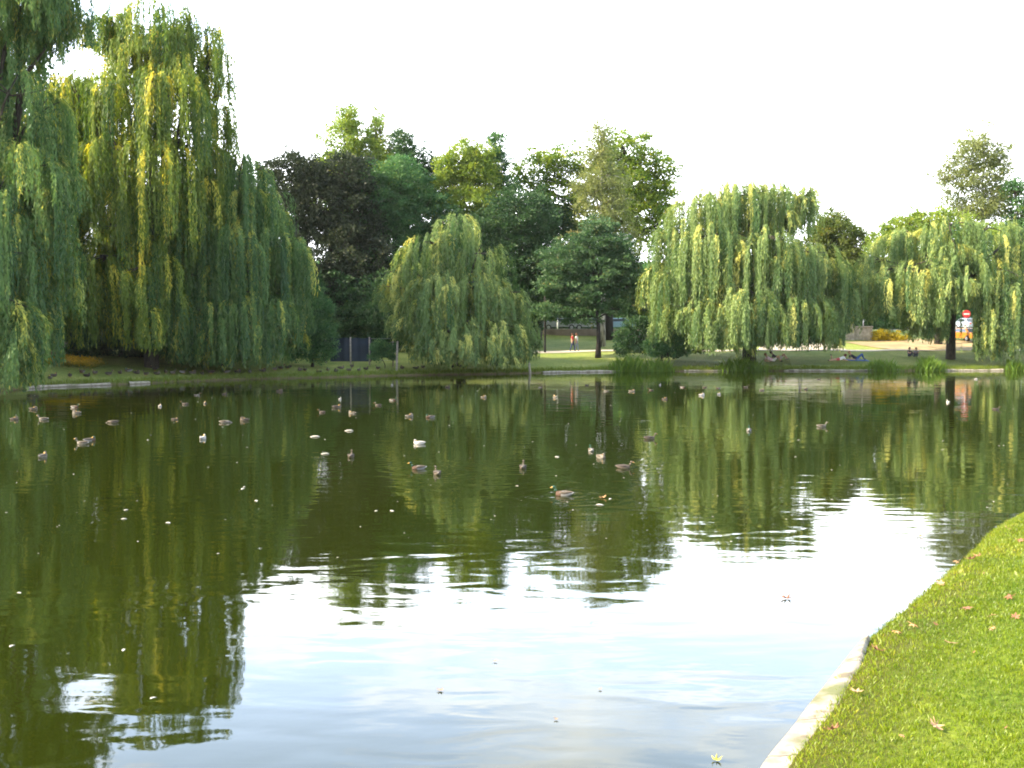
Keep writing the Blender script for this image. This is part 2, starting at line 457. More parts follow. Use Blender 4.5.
# stone edging of the pond
def offs(p, d):
    t_ = np.roll(p, -1, 0) - np.roll(p, 1, 0); t_ /= np.linalg.norm(t_, axis=1)[:, None]
    n = np.c_[-t_[:, 1], t_[:, 0]]
    test = sdf(p[:, 0] + n[:, 0] * .3, p[:, 1] + n[:, 1] * .3)
    n[test < 0] *= -1
    return p + n * d
def edging(pts, prof, name, mt, taper=None):
    rows = []
    for k, (d, z) in enumerate(prof):
        q = offs(POND, d)[pts]
        if taper is not None: q = POND[pts] + (q - POND[pts]) * taper(POND[pts][:, 1])[:, None]
        rows.append(np.c_[q, np.full(len(q), z)])
    V = np.concatenate(rows); n = len(pts); k = len(prof)
    V[:, 2] += (0.012 * np.sin(V[:, 0] * 2.1) + .02 * np.sin(V[:, 0] * 5.3 + V[:, 1])*(V[:,1]>40)) * (V[:, 2] > .05)
    ii = np.arange(n * k).reshape(k, n)
    Fc = np.stack([ii[:-1, :-1], ii[:-1, 1:], ii[1:, 1:], ii[1:, :-1]], -1).reshape(-1, 4)
    return tag(mesh_np(name, V, Fc, mt, smooth=True), kind="structure")
m, t, o = mat("kerb_stone")
b = t.nodes.new("ShaderNodeBsdfPrincipled"); b.inputs["Roughness"].default_value = .9
geo = t.nodes.new("ShaderNodeNewGeometry")
n1 = t.nodes.new("ShaderNodeTexNoise"); n1.inputs["Scale"].default_value = 5; n1.inputs["Detail"].default_value = 8; t.links.new(geo.outputs["Position"], n1.inputs["Vector"])
r1 = t.nodes.new("ShaderNodeValToRGB"); r1.color_ramp.elements[0].position = .33; r1.color_ramp.elements[0].color = (.13, .11, .07, 1)
r1.color_ramp.elements[1].position = .55; r1.color_ramp.elements[1].color = (.32, .29, .235, 1)
t.links.new(n1.outputs["Fac"], r1.inputs[0])
sx = t.nodes.new("ShaderNodeSeparateXYZ"); t.links.new(geo.outputs["Position"], sx.inputs[0])
mrr = t.nodes.new("ShaderNodeMapRange"); mrr.inputs["From Min"].default_value = .01; mrr.inputs["From Max"].default_value = .06
t.links.new(sx.outputs["Z"], mrr.inputs["Value"])
mm_ = t.nodes.new("ShaderNodeMixRGB"); mm_.inputs[1].default_value = (.10, .085, .06, 1)
t.links.new(mrr.outputs[0], mm_.inputs[0])
j1 = t.nodes.new("ShaderNodeMath"); j1.operation = 'MULTIPLY_ADD'; j1.inputs[1].default_value = 1.15; j1.inputs[2].default_value = .3; t.links.new(sx.outputs["Y"], j1.inputs[0])
j2 = t.nodes.new("ShaderNodeMath"); j2.operation = 'FRACT'; t.links.new(j1.outputs[0], j2.inputs[0])
j3 = t.nodes.new("ShaderNodeMath"); j3.operation = 'LESS_THAN'; j3.inputs[1].default_value = .022; t.links.new(j2.outputs[0], j3.inputs[0])
jm = t.nodes.new("ShaderNodeMixRGB"); jm.inputs[2].default_value = (.05, .045, .03, 1); t.links.new(j3.outputs[0], jm.inputs[0]); t.links.new(r1.outputs[0], jm.inputs[1])
n3 = t.nodes.new("ShaderNodeTexNoise"); n3.inputs["Scale"].default_value = 1.7; n3.inputs["Detail"].default_value = 6; t.links.new(geo.outputs["Position"], n3.inputs["Vector"])
r3 = t.nodes.new("ShaderNodeValToRGB"); r3.color_ramp.elements[0].position = .50; r3.color_ramp.elements[0].color = (0, 0, 0, 1); r3.color_ramp.elements[1].position = .66; t.links.new(n3.outputs["Fac"], r3.inputs[0])
ms = t.nodes.new("ShaderNodeMixRGB"); ms.inputs[2].default_value = (.10, .11, .04, 1); t.links.new(r3.outputs[0], ms.inputs[0]); t.links.new(jm.outputs[0], ms.inputs[1])
t.links.new(ms.outputs[0], mm_.inputs[2]); t.links.new(mm_.outputs[0], b.inputs["Base Color"])
bp = t.nodes.new("ShaderNodeBump"); bp.inputs["Distance"].default_value = .02; t.links.new(n1.outputs["Fac"], bp.inputs["Height"]); t.links.new(bp.outputs[0], b.inputs["Normal"])
t.links.new(b.outputs[0], o.inputs[0]); M['kerb'] = m
nP = len(POND); ids = np.arange(nP)
near_ids = [i for i in ids if POND[i][1] < 34 and POND[i][0] > -3]
near_ids = sorted(near_ids)
near_ids = [i for i in near_ids if POND[i][1] < 13.0]
edging(near_ids, [(-.22, -.25), (-.07, -.04), (-.04, .03), (-.01, .048), (.06, .058), (.14, .068), (.22, .078), (.30, .03)], "pond_kerb", M['kerb'], taper=lambda y: np.interp(y, [11, 13.0], [1, .3]) * (1 + .12 * np.sin(y * 4.3)))
far_ids = sorted(i for i in ids if POND[i][1] > 50 and POND[i][0] < 70)
# far edging shows only in stretches where the turf does not hang over it
for a, c in [(22, 118), (122, 150), (545, 620), (690, 752), (786, 905), (930, 1000)]:
    seg = [i for i in far_ids if a - 6 <= 512 + POND[i][0] / POND[i][1] * F <= c + 6]
    if len(seg) > 1:
        edging(seg, [(-.14, -.2), (-.13, .09), (-.10, .12), (.10, .15), (.25, .1)], "pond_kerb", M['kerb'])

def drape(name, pts, widths, mt, zo=.03, nseg=6, sub=10):
    pts = np.array(pts, float); widths = np.array(widths, float)
    tt = np.linspace(0, len(pts) - 1, (len(pts) - 1) * sub + 1)
    c = np.c_[np.interp(tt, range(len(pts)), pts[:, 0]), np.interp(tt, range(len(pts)), pts[:, 1])]
    wd = np.interp(tt, range(len(pts)), widths)
    tn = np.gradient(c, axis=0); tn /= np.linalg.norm(tn, axis=1)[:, None]; nn = np.c_[-tn[:, 1], tn[:, 0]]
    V = []
    for k in range(nseg + 1):
        q = c + nn * (wd * (k / nseg - .5))[:, None]
        V.append(np.c_[q, hgt(q[:, 0], q[:, 1]) + zo])
    V = np.concatenate(V); n = len(c); ii = np.arange(len(V)).reshape(nseg + 1, n)
    Fc = np.stack([ii[:-1, :-1], ii[:-1, 1:], ii[1:, 1:], ii[1:, :-1]], -1).reshape(-1, 4)
    return tag(mesh_np(name, V, Fc, mt, smooth=True), kind="structure")
M['path'] = plain("pale_gravel_path", (0.40, 0.36, 0.29), .95, var=.15, scale=2)
M['sand'] = plain("dry_earth", (0.27, 0.21, 0.11), .95, var=.25, scale=.6)
M['asphalt'] = plain("road_asphalt", (0.06, 0.06, 0.06), .9)
xs = np.linspace(-1, 75, 22)
far_line = np.array([p for p in POND if p[1] > 60 and p[0] < 66 and p[0] > -32]); far_line = far_line[np.argsort(far_line[:, 0])]
FY = lambda x: float(np.interp(x, far_line[:, 0], far_line[:, 1]))
drape("gravel_path", [(x, FY(x) + 13.2) for x in xs], [2.6] * len(xs), M['path'], zo=.04)
drape("road", [(x, max(133, FY(x) + 40)) for x in xs], [8] * len(xs), M['asphalt'], zo=.03)
drape("forecourt", [(28.5, 108.6), (29.5, 113), (31, 118.5)], [9.0, 8.0, 3.0], M['path'], zo=.06)
drape("earth_slope", [(37, 112), (42, 115), (50, 115)], [9, 9, 9], M['sand'], zo=.05)

# ------------------------------------------------------------------ vegetation
def unit(v): return v / (np.linalg.norm(v, axis=-1, keepdims=True) + 1e-9)

def diamonds(Pp, D, L, W, R=None):
    n = len(Pp)
    if R is None: R = rng.normal(size=(n, 3))
    S = unit(np.cross(D, R))
    L = np.broadcast_to(L, (n,))[:, None]; W = np.broadcast_to(W, (n,))[:, None]
    mid_ = Pp + D * L * .45
    V = np.stack([Pp, mid_ + S * W * .5, Pp + D * L, mid_ - S * W * .5], 1).reshape(-1, 3)
    return V, np.arange(4 * n).reshape(n, 4)

def strands_lobe(c, R, h, zbot, dens, tress_r=.36, leaf=.34, sp=.20, zfloor=None, fill=1.0, ragged=.22):
    """A willow dome: tresses start on its top and spill down to about zbot. returns leaf base points, directions, tints"""
    K = max(7, int(dens * R * R * 6.5 * fill))
    Ps, Ds, Ts, Ns = [], [], [], []
    ph = rng.uniform(0, 2 * math.pi, K); rho = np.sqrt(rng.uniform(0.02, 1, K)) ** .75
    wob = 1 + .16 * np.sin(ph * 3 + rng.uniform(0, 6)) + .1 * np.sin(ph * 5 + rng.uniform(0, 6))
    for k in range(K):
        r = rho[k] * R * wob[k]
        z0 = c[2] - h * (1 - math.sqrt(max(0, 1 - (rho[k] * .97) ** 2)))
        z0 -= abs(rng.normal(0, .12)) * h
        outx, outy = math.cos(ph[k]), math.sin(ph[k])
        zend = zbot + ragged * rng.random() ** 1.5 * (c[2] - zbot)
        if rho[k] < .55 and rng.random() < .5: zend = c[2] - rng.uniform(.35, .8) * (c[2] - zbot)
        Lt = max(.8, z0 - zend)
        ns = rng.integers(9, 15)
        tw = tress_r * rng.uniform(.5, 1.25)
        tt_ = np.clip(rng.normal(.42, .24), 0, 1)
        arc = rng.uniform(.25, .8) * (0.6 + .5 * rho[k])
        for s_ in range(ns):
            L = Lt * (1 - .3 * rng.random() ** 1.6)
            nl = max(3, int(L / sp))
            s = (np.arange(nl) + rng.random(nl) * .7) * (L / nl)
            ox, oy = rng.normal(0, tw * .5, 2)
            hh_ = arc * (1 - np.exp(-s / .7))
            sway = .06 * np.sin(s * rng.uniform(.6, 1.4) + rng.uniform(0, 6))
            x = c[0] + outx * (r + hh_) + ox * (.35 + .65 * np.minimum(1, s / 1.0)) + sway
            y = c[1] + outy * (r + hh_) + oy * (.35 + .65 * np.minimum(1, s / 1.0))
            z = z0 - s + .45 * arc * (1 - np.exp(-s / .5)) + rng.normal(0, .08)
            Ps.append(np.c_[x, y, z]); 
            dh = arc / .7 * np.exp(-s / .7)
            D = np.c_[outx * dh, outy * dh, -np.ones(nl) + .6 * np.exp(-s / .5)] + rng.normal(0, .26, (nl, 3))
            Ds.append(D)
            Ts.append(np.clip(tt_ - .08 + rng.normal(0, .12, nl) + .30 * np.exp(-s / 1.3), 0, 1))  # strand tops are tinted paler to imitate light on the domes
            Ns.append(np.c_[np.full(nl, outx), np.full(nl, outy), .55 + .9 * np.exp(-s / .9)] + rng.normal(0, .55, (nl, 3)))
    NN = np.concatenate(Ns); Pp = np.concatenate(Ps); D = unit(np.concatenate(Ds)); T = np.concatenate(Ts)
    if zfloor is not None:
        keep = Pp[:, 2] > zfloor; Pp, D, T, NN = Pp[keep], D[keep], T[keep], NN[keep]
    return Pp, D, T, NN

def limb(mb, a, b_, r0, r1, bend=.12, n=7, sag=0.0):
    a = np.array(a, float); b_ = np.array(b_, float); L = np.linalg.norm(b_ - a)
    t_ = np.linspace(0, 1, n)[:, None]
    off = rng.normal(0, bend * L * .5, 3)
    pts = a + (b_ - a) * t_ + np.sin(t_ * math.pi) * off
    pts[:, 2] += (np.sin(t_[:, 0] * math.pi) * sag)
    mb.tube(pts, np.linspace(r0, r1, n), n=7)
    return pts

def willow(label, d, lobes, base_px, dens=1.0, mt='willow', leaf=.34, lw=.085, trunk_r=.45, lean=0.0, keepout=None, group="weeping willows round the pond", sp=.20, airy=(), forkf=.3):
    """lobes: (px, py_top, half_width_px, py_bottom, depth offset)"""
    s = d / F
    bx = P(base_px, 350, d)[0]; bz = H(bx, d) - .15
    root = empty("willow_tree", (bx, d, bz)); tag(root, label, "tree", group)
    org = np.array([bx, d, bz])
    A, B_, C_, E_ = [], [], [], []
    mb = MB()
    top = max(P(px, pt, d)[2] for (px, pt, *_r) in lobes)
    fork = np.array([bx + lean, d, bz + max(1.8, (top - bz) * forkf)])
    d = d + 1.2
    tr = np.array([[bx - .05, d, bz - .2], [bx, d, bz + .25], [bx + lean * .4, d, bz + (fork[2] - bz) * .5], fork])
    mb.tube(tr - org, [trunk_r * 1.5, trunk_r * 1.08, trunk_r * .9, trunk_r * .8], n=12)
    d = d - 1.2
    for i, lb in enumerate(lobes):
        px, pt, hw, pb = lb[:4]; dd = lb[4] if len(lb) > 4 else rng.uniform(-1.5, 1.5)
        c = P(px, pt, d + dd); bt = P(px, pb, d + dd)
        R = hw * s; hgt_ = min(R * .9, (c[2] - bt[2]) * .45)
        gz = H(c[0], c[1]); 
        zb_l = max(bt[2], max(gz, 0) + .15); dl = dens * (0.35 if i in airy else 1)
        q = strands_lobe(c, R, hgt_, zb_l, dl * .62, leaf=leaf, sp=sp, zfloor=max(gz, 0) + .05)
        A.append(q[0]); B_.append(q[1]); C_.append(q[2]); E_.append(q[3])
        # smaller hummocks spilling down the side of the big one
        Hl = c[2] - zb_l
        for _ in range(5 if i not in airy else 2):
            an = rng.uniform(0, 6.28); rr = R * rng.uniform(.5, .95); r2 = min(1.9, R * rng.uniform(.28, .46))
            z2 = c[2] - Hl * rng.uniform(.02, .6) - hgt_ * .25
            c2 = np.array([c[0] + math.cos(an) * rr, c[1] + math.sin(an) * rr, z2]); zb2 = max(zb_l, z2 - Hl * rng.uniform(.35, .7))
            if z2 - zb2 < .8: continue
            q = strands_lobe(c2, r2, r2 * rng.uniform(.7, 1.2), zb2, dl * 1.0, leaf=leaf, sp=sp, zfloor=max(gz, 0) + .05, tress_r=.3)
            A.append(q[0]); B_.append(q[1]); C_.append(np.clip(q[2] + .08, 0, 1)); E_.append(q[3])  # hummock leaves tinted a step paler, as if catching light
        tip = c.copy(); tip[2] -= .35
        k1 = limb(mb, fork - org + rng.normal(0, .1, 3), (fork + (tip - fork) * .55 + np.array([0, 0, (tip[2] - fork[2]) * .12])) - org, trunk_r * .5, trunk_r * .26, .1)
        limb(mb, k1[-1], tip - org, trunk_r * .26, .03, .08)
        for _ in range(4):
            an = rng.uniform(0, 6.28); e_ = c + np.array([math.cos(an) * R * .8, math.sin(an) * R * .8, -hgt_ * .55])
            limb(mb, k1[-1] * .35 + (tip - org) * .65, e_ - org, .06, .015, .1, n=5)
    Pp = np.concatenate(A); D = np.concatenate(B_); T = np.concatenate(C_); NN = np.concatenate(E_)
    if keepout is not None:
        u = 512 + Pp[:, 0] / Pp[:, 1] * F; zz = 328 - (Pp[:, 2] - CAMZ) / Pp[:, 1] * F
        for (x0, x1, y0, y1) in keepout:
            k = ~((u > x0) & (u < x1) & (zz > y0) & (zz < y1)); Pp, D, T, u, zz, NN = Pp[k], D[k], T[k], u[k], zz[k], NN[k]
    n = len(Pp)
    V, Fc = diamonds(Pp - org, D, leaf * rng.uniform(.7, 1.25, n), lw * rng.uniform(.7, 1.3, n), R=NN)
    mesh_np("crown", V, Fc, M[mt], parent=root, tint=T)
    mb.build("trunk", M['bark'], root)
    return root

def leaves_lobe(c, r, n, leaf, clump=.75, per=46, shell=.55, flat=1.0):
    """leaf clumps spread through an uneven ellipsoid"""
    r = np.broadcast_to(np.array(r, float), (3,))
    n = n * 1.35; K = max(4, int(n / per))
    u = unit(rng.normal(size=(K, 3)))
    rad = (shell + (1 - shell) * rng.random(K) ** .6)
    ph = rng.uniform(0, 6.28, 6)
    bump = 1 + .13 * np.sin(u[:, 0] * 4 + ph[0]) + .13 * np.sin(u[:, 2] * 5 + ph[1]) + .1 * np.sin(u[:, 1] * 6 + ph[2])
    cc = c + u * r * (rad * bump)[:, None]
    tk = np.clip(rng.normal(.42, .17, K), 0, 1)
    cs = clump * rng.uniform(.55, 1.3, K)
    ii = np.repeat(np.arange(K), per)
    off = rng.normal(size=(K * per, 3)); off = unit(off) * (rng.random(K * per) ** .45)[:, None]
    off[:, 2] *= .62 * flat
    Pp = cc[ii] + off * cs[ii][:, None]
    D = unit(u[ii] * .6 + off * .6 + rng.normal(0, .55, (K * per, 3)))
    T = np.clip(tk[ii] + rng.normal(0, .12, K * per), 0, 1)
    return Pp, D, T, cc

def broadleaf(name, label, cat, d, lobes, base_px, mt, n=26000, leaf=.26, clump=.8, trunk_r=.3, bark='bark_dark', per=46, shell=.5, group=None,
              kind=None, flat=1.0, base_dy=0.0, lean_top=None, trunk_h=None, tip_twigs=2, base_py=None, lw=.62):
    """lobes: (px, py, rx_px, rz_px, depth offset, weight)"""
    s = d / F
    bx = P(base_px, 350, d)[0]; bz = H(bx, d) - .1
    root = empty(name, (bx, d, bz)); tag(root, label, cat, group, kind)
    org = np.array([bx, d, bz])
    A, B_, C_ = [], [], []
    areas = np.array([l[2] * l[3] * (l[5] if len(l) > 5 else 1) for l in lobes], float); areas /= areas.sum()
    cen = [P(l[0], l[1], d + (l[4] if len(l) > 4 else 0)) for l in lobes]
    zmin = min(c[2] - l[3] * s for c, l in zip(cen, lobes)); zmax = max(c[2] for c in cen)
    mb = MB()
    fz = trunk_h if trunk_h is not None else max(bz + .5, zmin + (zmax - zmin) * .15)
    mx_ = cen[int(np.argmax([c[2] for c in cen]))]
    topx = (lean_top if lean_top is not None else (mx_[0]))
    k = np.linspace(0, 1, 9)
    tz = bz + k * (zmax - bz)
    sp_ = np.c_[bx + (topx - bx) * k ** 1.3 + .12 * np.sin(k * 7), d + (mx_[1] - d) * k ** 1.5, tz]
    mb.tube(sp_ - org, trunk_r * np.interp(k, [0, .06, .5, 1], [1.5, 1.0, .62, .1]), n=10)
    for c, l, a in zip(cen, lobes, areas):
        r = np.array([l[2] * s, (l[2] * .75 + l[3] * .15) * s, l[3] * s])
        q = leaves_lobe(c, r, n * a, leaf, clump, per, shell, flat)
        A.append(q[0]); B_.append(q[1]); C_.append(q[2])
        zz = max(fz, min(c[2] - r[2] * .7 - .3 * abs(c[0] - bx), tz[-2]))
        st = np.array([np.interp(zz, sp_[:, 2], sp_[:, 0]), np.interp(zz, sp_[:, 2], sp_[:, 1]), zz])
        lp = limb(mb, st - org, c - org, trunk_r * .42, trunk_r * .12, .06)
        cc = q[3]
        for j in rng.choice(len(cc), min(len(cc), 10 * tip_twigs), replace=False):
            limb(mb, lp[rng.integers(3, 7)], cc[j] - org, trunk_r * .13, .012, .06, n=4)
    Pp = np.concatenate(A); D = np.concatenate(B_); T = np.concatenate(C_); nn = len(Pp)
    kz = Pp[:, 2] > bz + .12; Pp, D, T = Pp[kz], D[kz], T[kz]; nn = len(Pp)
    V, Fc = diamonds(Pp - org, D, leaf * rng.uniform(.65, 1.3, nn), leaf * lw * rng.uniform(.7, 1.2, nn))
    mesh_np("crown", V, Fc, M[mt], parent=root, tint=T)
    mb.build("trunk", M[bark], root)
    return root

# --- willows
willow("tall weeping willow trailing into the water at the near end of the far bank", 64,
       [(2, -75, 55, 60, 0), (62, -30, 26, 62, 1.5), (30, -60, 35, 40, -1), (-50, -40, 60, 120, 0), (18, 68, 34, 215, -1.5), (-20, 60, 45, 230, 1),
        (48, 92, 20, 235, .5), (38, 150, 26, 290, -1), (5, 170, 38, 330, -2), (-40, 150, 50, 330, 0), (42, 215, 22, 335, 0), (12, 245, 16, 397, -3.2),
        (30, 240, 22, 362, -1.5), (-25, 250, 34, 397, -1.5), (-75, 260, 45, 385, 0), (58, 240, 10, 320, 1), (0, 290, 22, 401, -4.5), (72, -25, 16, 60, 0), (15, 5, 30, 110, 1), (40, -10, 26, 72, 1), (18, 300, 13, 399, -4), (-12, 200, 30, 370, -2), (38, 280, 12, 372, -1.5)], -22, dens=1.1, trunk_r=.4, airy=(1,), leaf=.3, lw=.075)
willow("tallest weeping willow with yellow sunlit top above the dark bank shade", 80,
       [(150, -5, 42, 75, 0), (112, 8, 26, 70, 1), (190, 12, 30, 105, 0), (212, 45, 16, 105, 1), (66, 72, 28, 160, 0), (92, 62, 22, 150, 2), (125, 65, 34, 165, -1),
        (168, 60, 38, 180, -1.5), (205, 85, 24, 170, 0), (110, 130, 34, 255, -1.5), (155, 135, 36, 270, -2.5), (75, 150, 26, 245, .5), (192, 130, 28, 250, 1),
        (88, 205, 26, 335, 0), (122, 215, 26, 350, -1.5), (150, 230, 26, 345, -1), (78, 260, 20, 318, 2), (140, 180, 50, 300, 4), (95, 120, 40, 220, 4), (60, 100, 26, 230, 1), (100, 250, 24, 352, -2.5), (140, 262, 22, 356, -3), (60, 235, 18, 330, 1.5), (170, 225, 22, 340, 0), (168, 20, 30, 110, 1), (135, 30, 30, 120, 1), (60, 78, 20, 150, 2), (85, 80, 20, 150, 1)], 146,
       dens=1.0, mt='willow_gold', trunk_r=.5, airy=(3,))
willow("dark green weeping willow of low lobes beside the tallest willow", 84,
       [(208, 135, 30, 250, 0), (243, 152, 28, 275, -1), (262, 180, 20, 270, 0), (195, 200, 32, 330, -2), (232, 222, 34, 362, -3), (200, 262, 30, 366, -3),
        (268, 226, 30, 345, -1.5), (290, 232, 19, 330, 0), (252, 285, 28, 370, -3.5), (285, 285, 20, 355, -1), (222, 180, 40, 300, 3), (265, 260, 36, 350, 3), (176, 255, 18, 366, -1), (215, 300, 26, 369, -4), (240, 300, 24, 370, -4), (190, 300, 18, 367, -2.5), (235, 150, 34, 240, 2), (270, 300, 20, 366, -2)], 222, dens=1.05, trunk_r=.55)
willow("rounded small weeping willow standing alone mid bank by the fence", 91,
       [(455, 210, 22, 285, 0), (432, 230, 26, 305, -1), (482, 240, 26, 315, -1), (402, 262, 20, 308, 0), (390, 280, 12, 312, 0), (440, 268, 34, 340, -2.5), (478, 272, 30, 345, -2.5), (506, 282, 20, 350, -1),
        (412, 292, 20, 345, -2), (455, 312, 34, 366, -4), (492, 315, 30, 368, -3), (424, 318, 22, 352, -3), (518, 312, 14, 360, -1), (455, 250, 45, 330, 3), (490, 290, 36, 350, 3), (470, 325, 26, 369, -4.5), (440, 325, 24, 366, -4), (508, 325, 18, 366, -2.5)], 460,
       dens=1.25, mt='willow_pale', trunk_r=.38)
willow("broad weeping willow with sunlit crown and sunbathers by its foot", 98,
       [(745, 176, 34, 262, 0), (702, 190, 32, 265, 0), (785, 180, 26, 240, 1), (808, 182, 11, 228, 0), (676, 222, 22, 300, 0), (718, 218, 38, 310, -2), (765, 222, 36, 325, -2.5), (806, 238, 32, 325, -1),
        (835, 258, 20, 335, 0), (664, 262, 16, 318, 0), (680, 262, 26, 345, -2), (700, 292, 28, 352, -4), (742, 280, 36, 352, -4.5), (788, 282, 34, 350, -3.5), (826, 290, 24, 352, -1), (745, 225, 55, 330, 4), (700, 250, 45, 320, 4), (800, 250, 40, 330, 5), (768, 300, 30, 347, 2), (810, 300, 28, 346, 2), (725, 315, 24, 358, -4.5), (765, 312, 24, 349, -3), (800, 308, 22, 348, -2), (830, 306, 18, 346, -1), (725, 178, 28, 240, 1), (765, 178, 28, 240, 1)], 752,
       dens=1.15, mt='willow_pale', trunk_r=.6, keepout=[(845, 900, 331, 360)])
willow("wide weeping willow with bare dark trunk at the far end of the bank", 101,
       [(905, 225, 30, 280, 1), (948, 212, 34, 280, 0), (995, 216, 34, 290, 0), (1035, 225, 34, 300, 0), (872, 252, 20, 318, 0), (890, 262, 26, 325, -2), (925, 252, 32, 330, -2.5), (968, 250, 34, 306, -3), (1005, 262, 32, 350, -3),
        (1040, 270, 30, 345, -1), (938, 285, 18, 345, -2), (918, 285, 24, 336, 0), (990, 300, 17, 362, -4), (1012, 305, 18, 366, -3.5), (981, 285, 8, 362, -4), (930, 250, 55, 318, 5), (1000, 250, 55, 320, 5), (1065, 250, 40, 350, 0)], 956,
       dens=1.15, mt='willow_pale', trunk_r=.42, forkf=.52, keepout=[(961, 973, 306, 362), (845, 903, 331, 360), (903, 948, 342, 358), (950, 960, 312, 365), (945, 975, 350, 366)])

G = "park trees behind the far bank"
broadleaf("copper_beech_tree", "dark purple copper beech between the willows", "tree", 108,
          [(300, 200, 42, 45), (335, 205, 42, 48, 1), (285, 235, 35, 45), (330, 270, 50, 55, -1), (365, 255, 30, 55, 1), (290, 180, 30, 25), (345, 175, 24, 24), (310, 300, 45, 35)], 320, 'beech', n=62000, leaf=.27, group=G, trunk_r=.5)
broadleaf("poplar_tree", "pale yellow-green poplar rising highest behind the copper beech", "tree", 122,
          [(345, 145, 26, 36), (335, 178, 30, 26), (362, 160, 22, 34), (310, 185, 22, 22), (385, 175, 24, 26), (352, 122, 10, 20), (368, 185, 26, 30), (325, 170, 14, 18), (380, 145, 10, 32, 0, .5), (350, 210, 40, 30)], 350, 'lime', n=36000, leaf=.26, group=G, shell=.3)
broadleaf("poplar_tree", "thin twiggy grey-green poplar beside the pale one", "tree", 124,
          [(376, 130, 7, 26, 0, .8), (384, 165, 16, 24, 0, .7), (398, 140, 9, 24, 0, .5), (404, 175, 14, 24, 0, .7), (390, 200, 26, 24)], 388, 'birch', n=15000, leaf=.24, group=G, shell=.2, clump=.7, per=24)
broadleaf("lime_tree", "dense blue-green tree filling the gap behind the fence", "tree", 112,
          [(375, 205, 38, 40), (400, 190, 34, 34), (420, 225, 34, 45), (385, 255, 44, 48), (425, 270, 36, 46), (365, 235, 24, 40), (400, 300, 45, 34), (440, 300, 30, 40)], 395, 'green', n=74000, leaf=.28, group=G, trunk_r=.45)
broadleaf("pine_tree", "grey pine with thin top behind the blue-green tree", "tree", 120,
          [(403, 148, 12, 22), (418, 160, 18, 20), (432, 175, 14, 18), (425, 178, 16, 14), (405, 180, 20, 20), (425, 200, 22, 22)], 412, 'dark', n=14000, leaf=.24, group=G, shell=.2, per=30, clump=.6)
broadleaf("ash_tree", "tree with yellow sunlit top and dark base behind the small willow", "tree", 114,
          [(462, 158, 20, 20, 0, 1), (447, 168, 12, 16), (480, 165, 16, 22), (448, 185, 14, 16), (478, 180, 22, 22), (470, 205, 30, 26), (445, 215, 20, 24)], 470, 'lime', n=22000, leaf=.26, group=G, shell=.35)
broadleaf("spruce_tree", "narrow grey-green spruce with pointed top", "tree", 116,
          [(496, 146, 9, 16), (494, 165, 15, 14), (497, 185, 20, 16), (498, 210, 26, 20), (500, 240, 32, 26)], 497, 'green', n=22000, leaf=.24, group=G, shell=.25, clump=.65)
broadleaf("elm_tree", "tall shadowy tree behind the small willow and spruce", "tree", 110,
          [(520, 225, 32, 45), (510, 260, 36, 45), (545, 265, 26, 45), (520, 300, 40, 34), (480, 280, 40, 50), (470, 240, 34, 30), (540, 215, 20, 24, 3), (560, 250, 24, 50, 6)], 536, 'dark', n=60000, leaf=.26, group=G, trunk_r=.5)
broadleaf("maple_tree", "large open maple with gaps of sky and sunlit leaf clumps", "tree", 118,
          [(540, 170, 22, 26, 0, .7), (565, 160, 22, 18, 0, .6), (535, 205, 18, 18, 0, .7), (560, 200, 24, 24, 0, .8), (585, 185, 16, 20, 0, .6), (545, 225, 16, 14, 0, .7), (575, 225, 22, 16, 0, .6),
           (625, 150, 24, 22, 0, .8), (655, 165, 20, 18, 0, .7), (635, 185, 28, 24), (662, 195, 16, 22, 0, .8), (640, 215, 26, 26), (665, 222, 14, 14, 0, .6), (610, 170, 20, 22, 2, .7), (615, 215, 20, 24, 2, .6), (640, 255, 18, 18, 0, .3), (520, 180, 10, 12, 0, .6)],
          606, 'maple', n=33000, leaf=.30, group=G, shell=.35, clump=.85, per=34, trunk_r=.55)
broadleaf("birch_tree", "pale slender birch with white trunk in front of the maple", "tree", 112,
          [(602, 130, 10, 14, 0, .9), (598, 150, 17, 18, 0, .9), (606, 175, 22, 24, 0, .8), (590, 190, 18, 24, 0, .7), (612, 205, 22, 26, 0, .7), (598, 230, 24, 24, 0, .6), (630, 235, 12, 20, 0, .5), (604, 255, 22, 20, 0, .5)],
          602, 'birch', n=15000, leaf=.22, group=G, shell=.15, clump=.75, per=26, bark='bark_birch', trunk_r=.26, tip_twigs=1, lean_top=P(602, 200, 112)[0])
broadleaf("linden_tree", "dark leaning tree with bare lower trunk by the walkers on the path", "tree", 101,
          [(595, 245, 32, 16), (570, 262, 30, 16), (617, 260, 25, 18), (600, 272, 40, 18), (560, 285, 26, 12), (625, 285, 26, 16), (590, 295, 32, 13), (565, 308, 28, 9, 0, .8), (625, 308, 26, 10), (580, 318, 20, 6, 0, .5), (548, 312, 14, 8, 0, .7), (597, 228, 18, 10, 0, .8)],
          598, 'linden', n=36000, leaf=.25, group=G, shell=.3, clump=.7, flat=.6, trunk_r=.21, lean_top=P(592, 200, 101)[0], trunk_h=P(595, 318, 101)[2])
broadleaf("oak_tree", "brownish-green rounded tree peeping between the two far willows", "tree", 122,
          [(835, 232, 26, 20), (855, 250, 22, 22), (820, 245, 22, 20), (845, 275, 30, 30), (830, 225, 12, 10)], 842, 'olive', n=22000, leaf=.28, group=G, shell=.4)
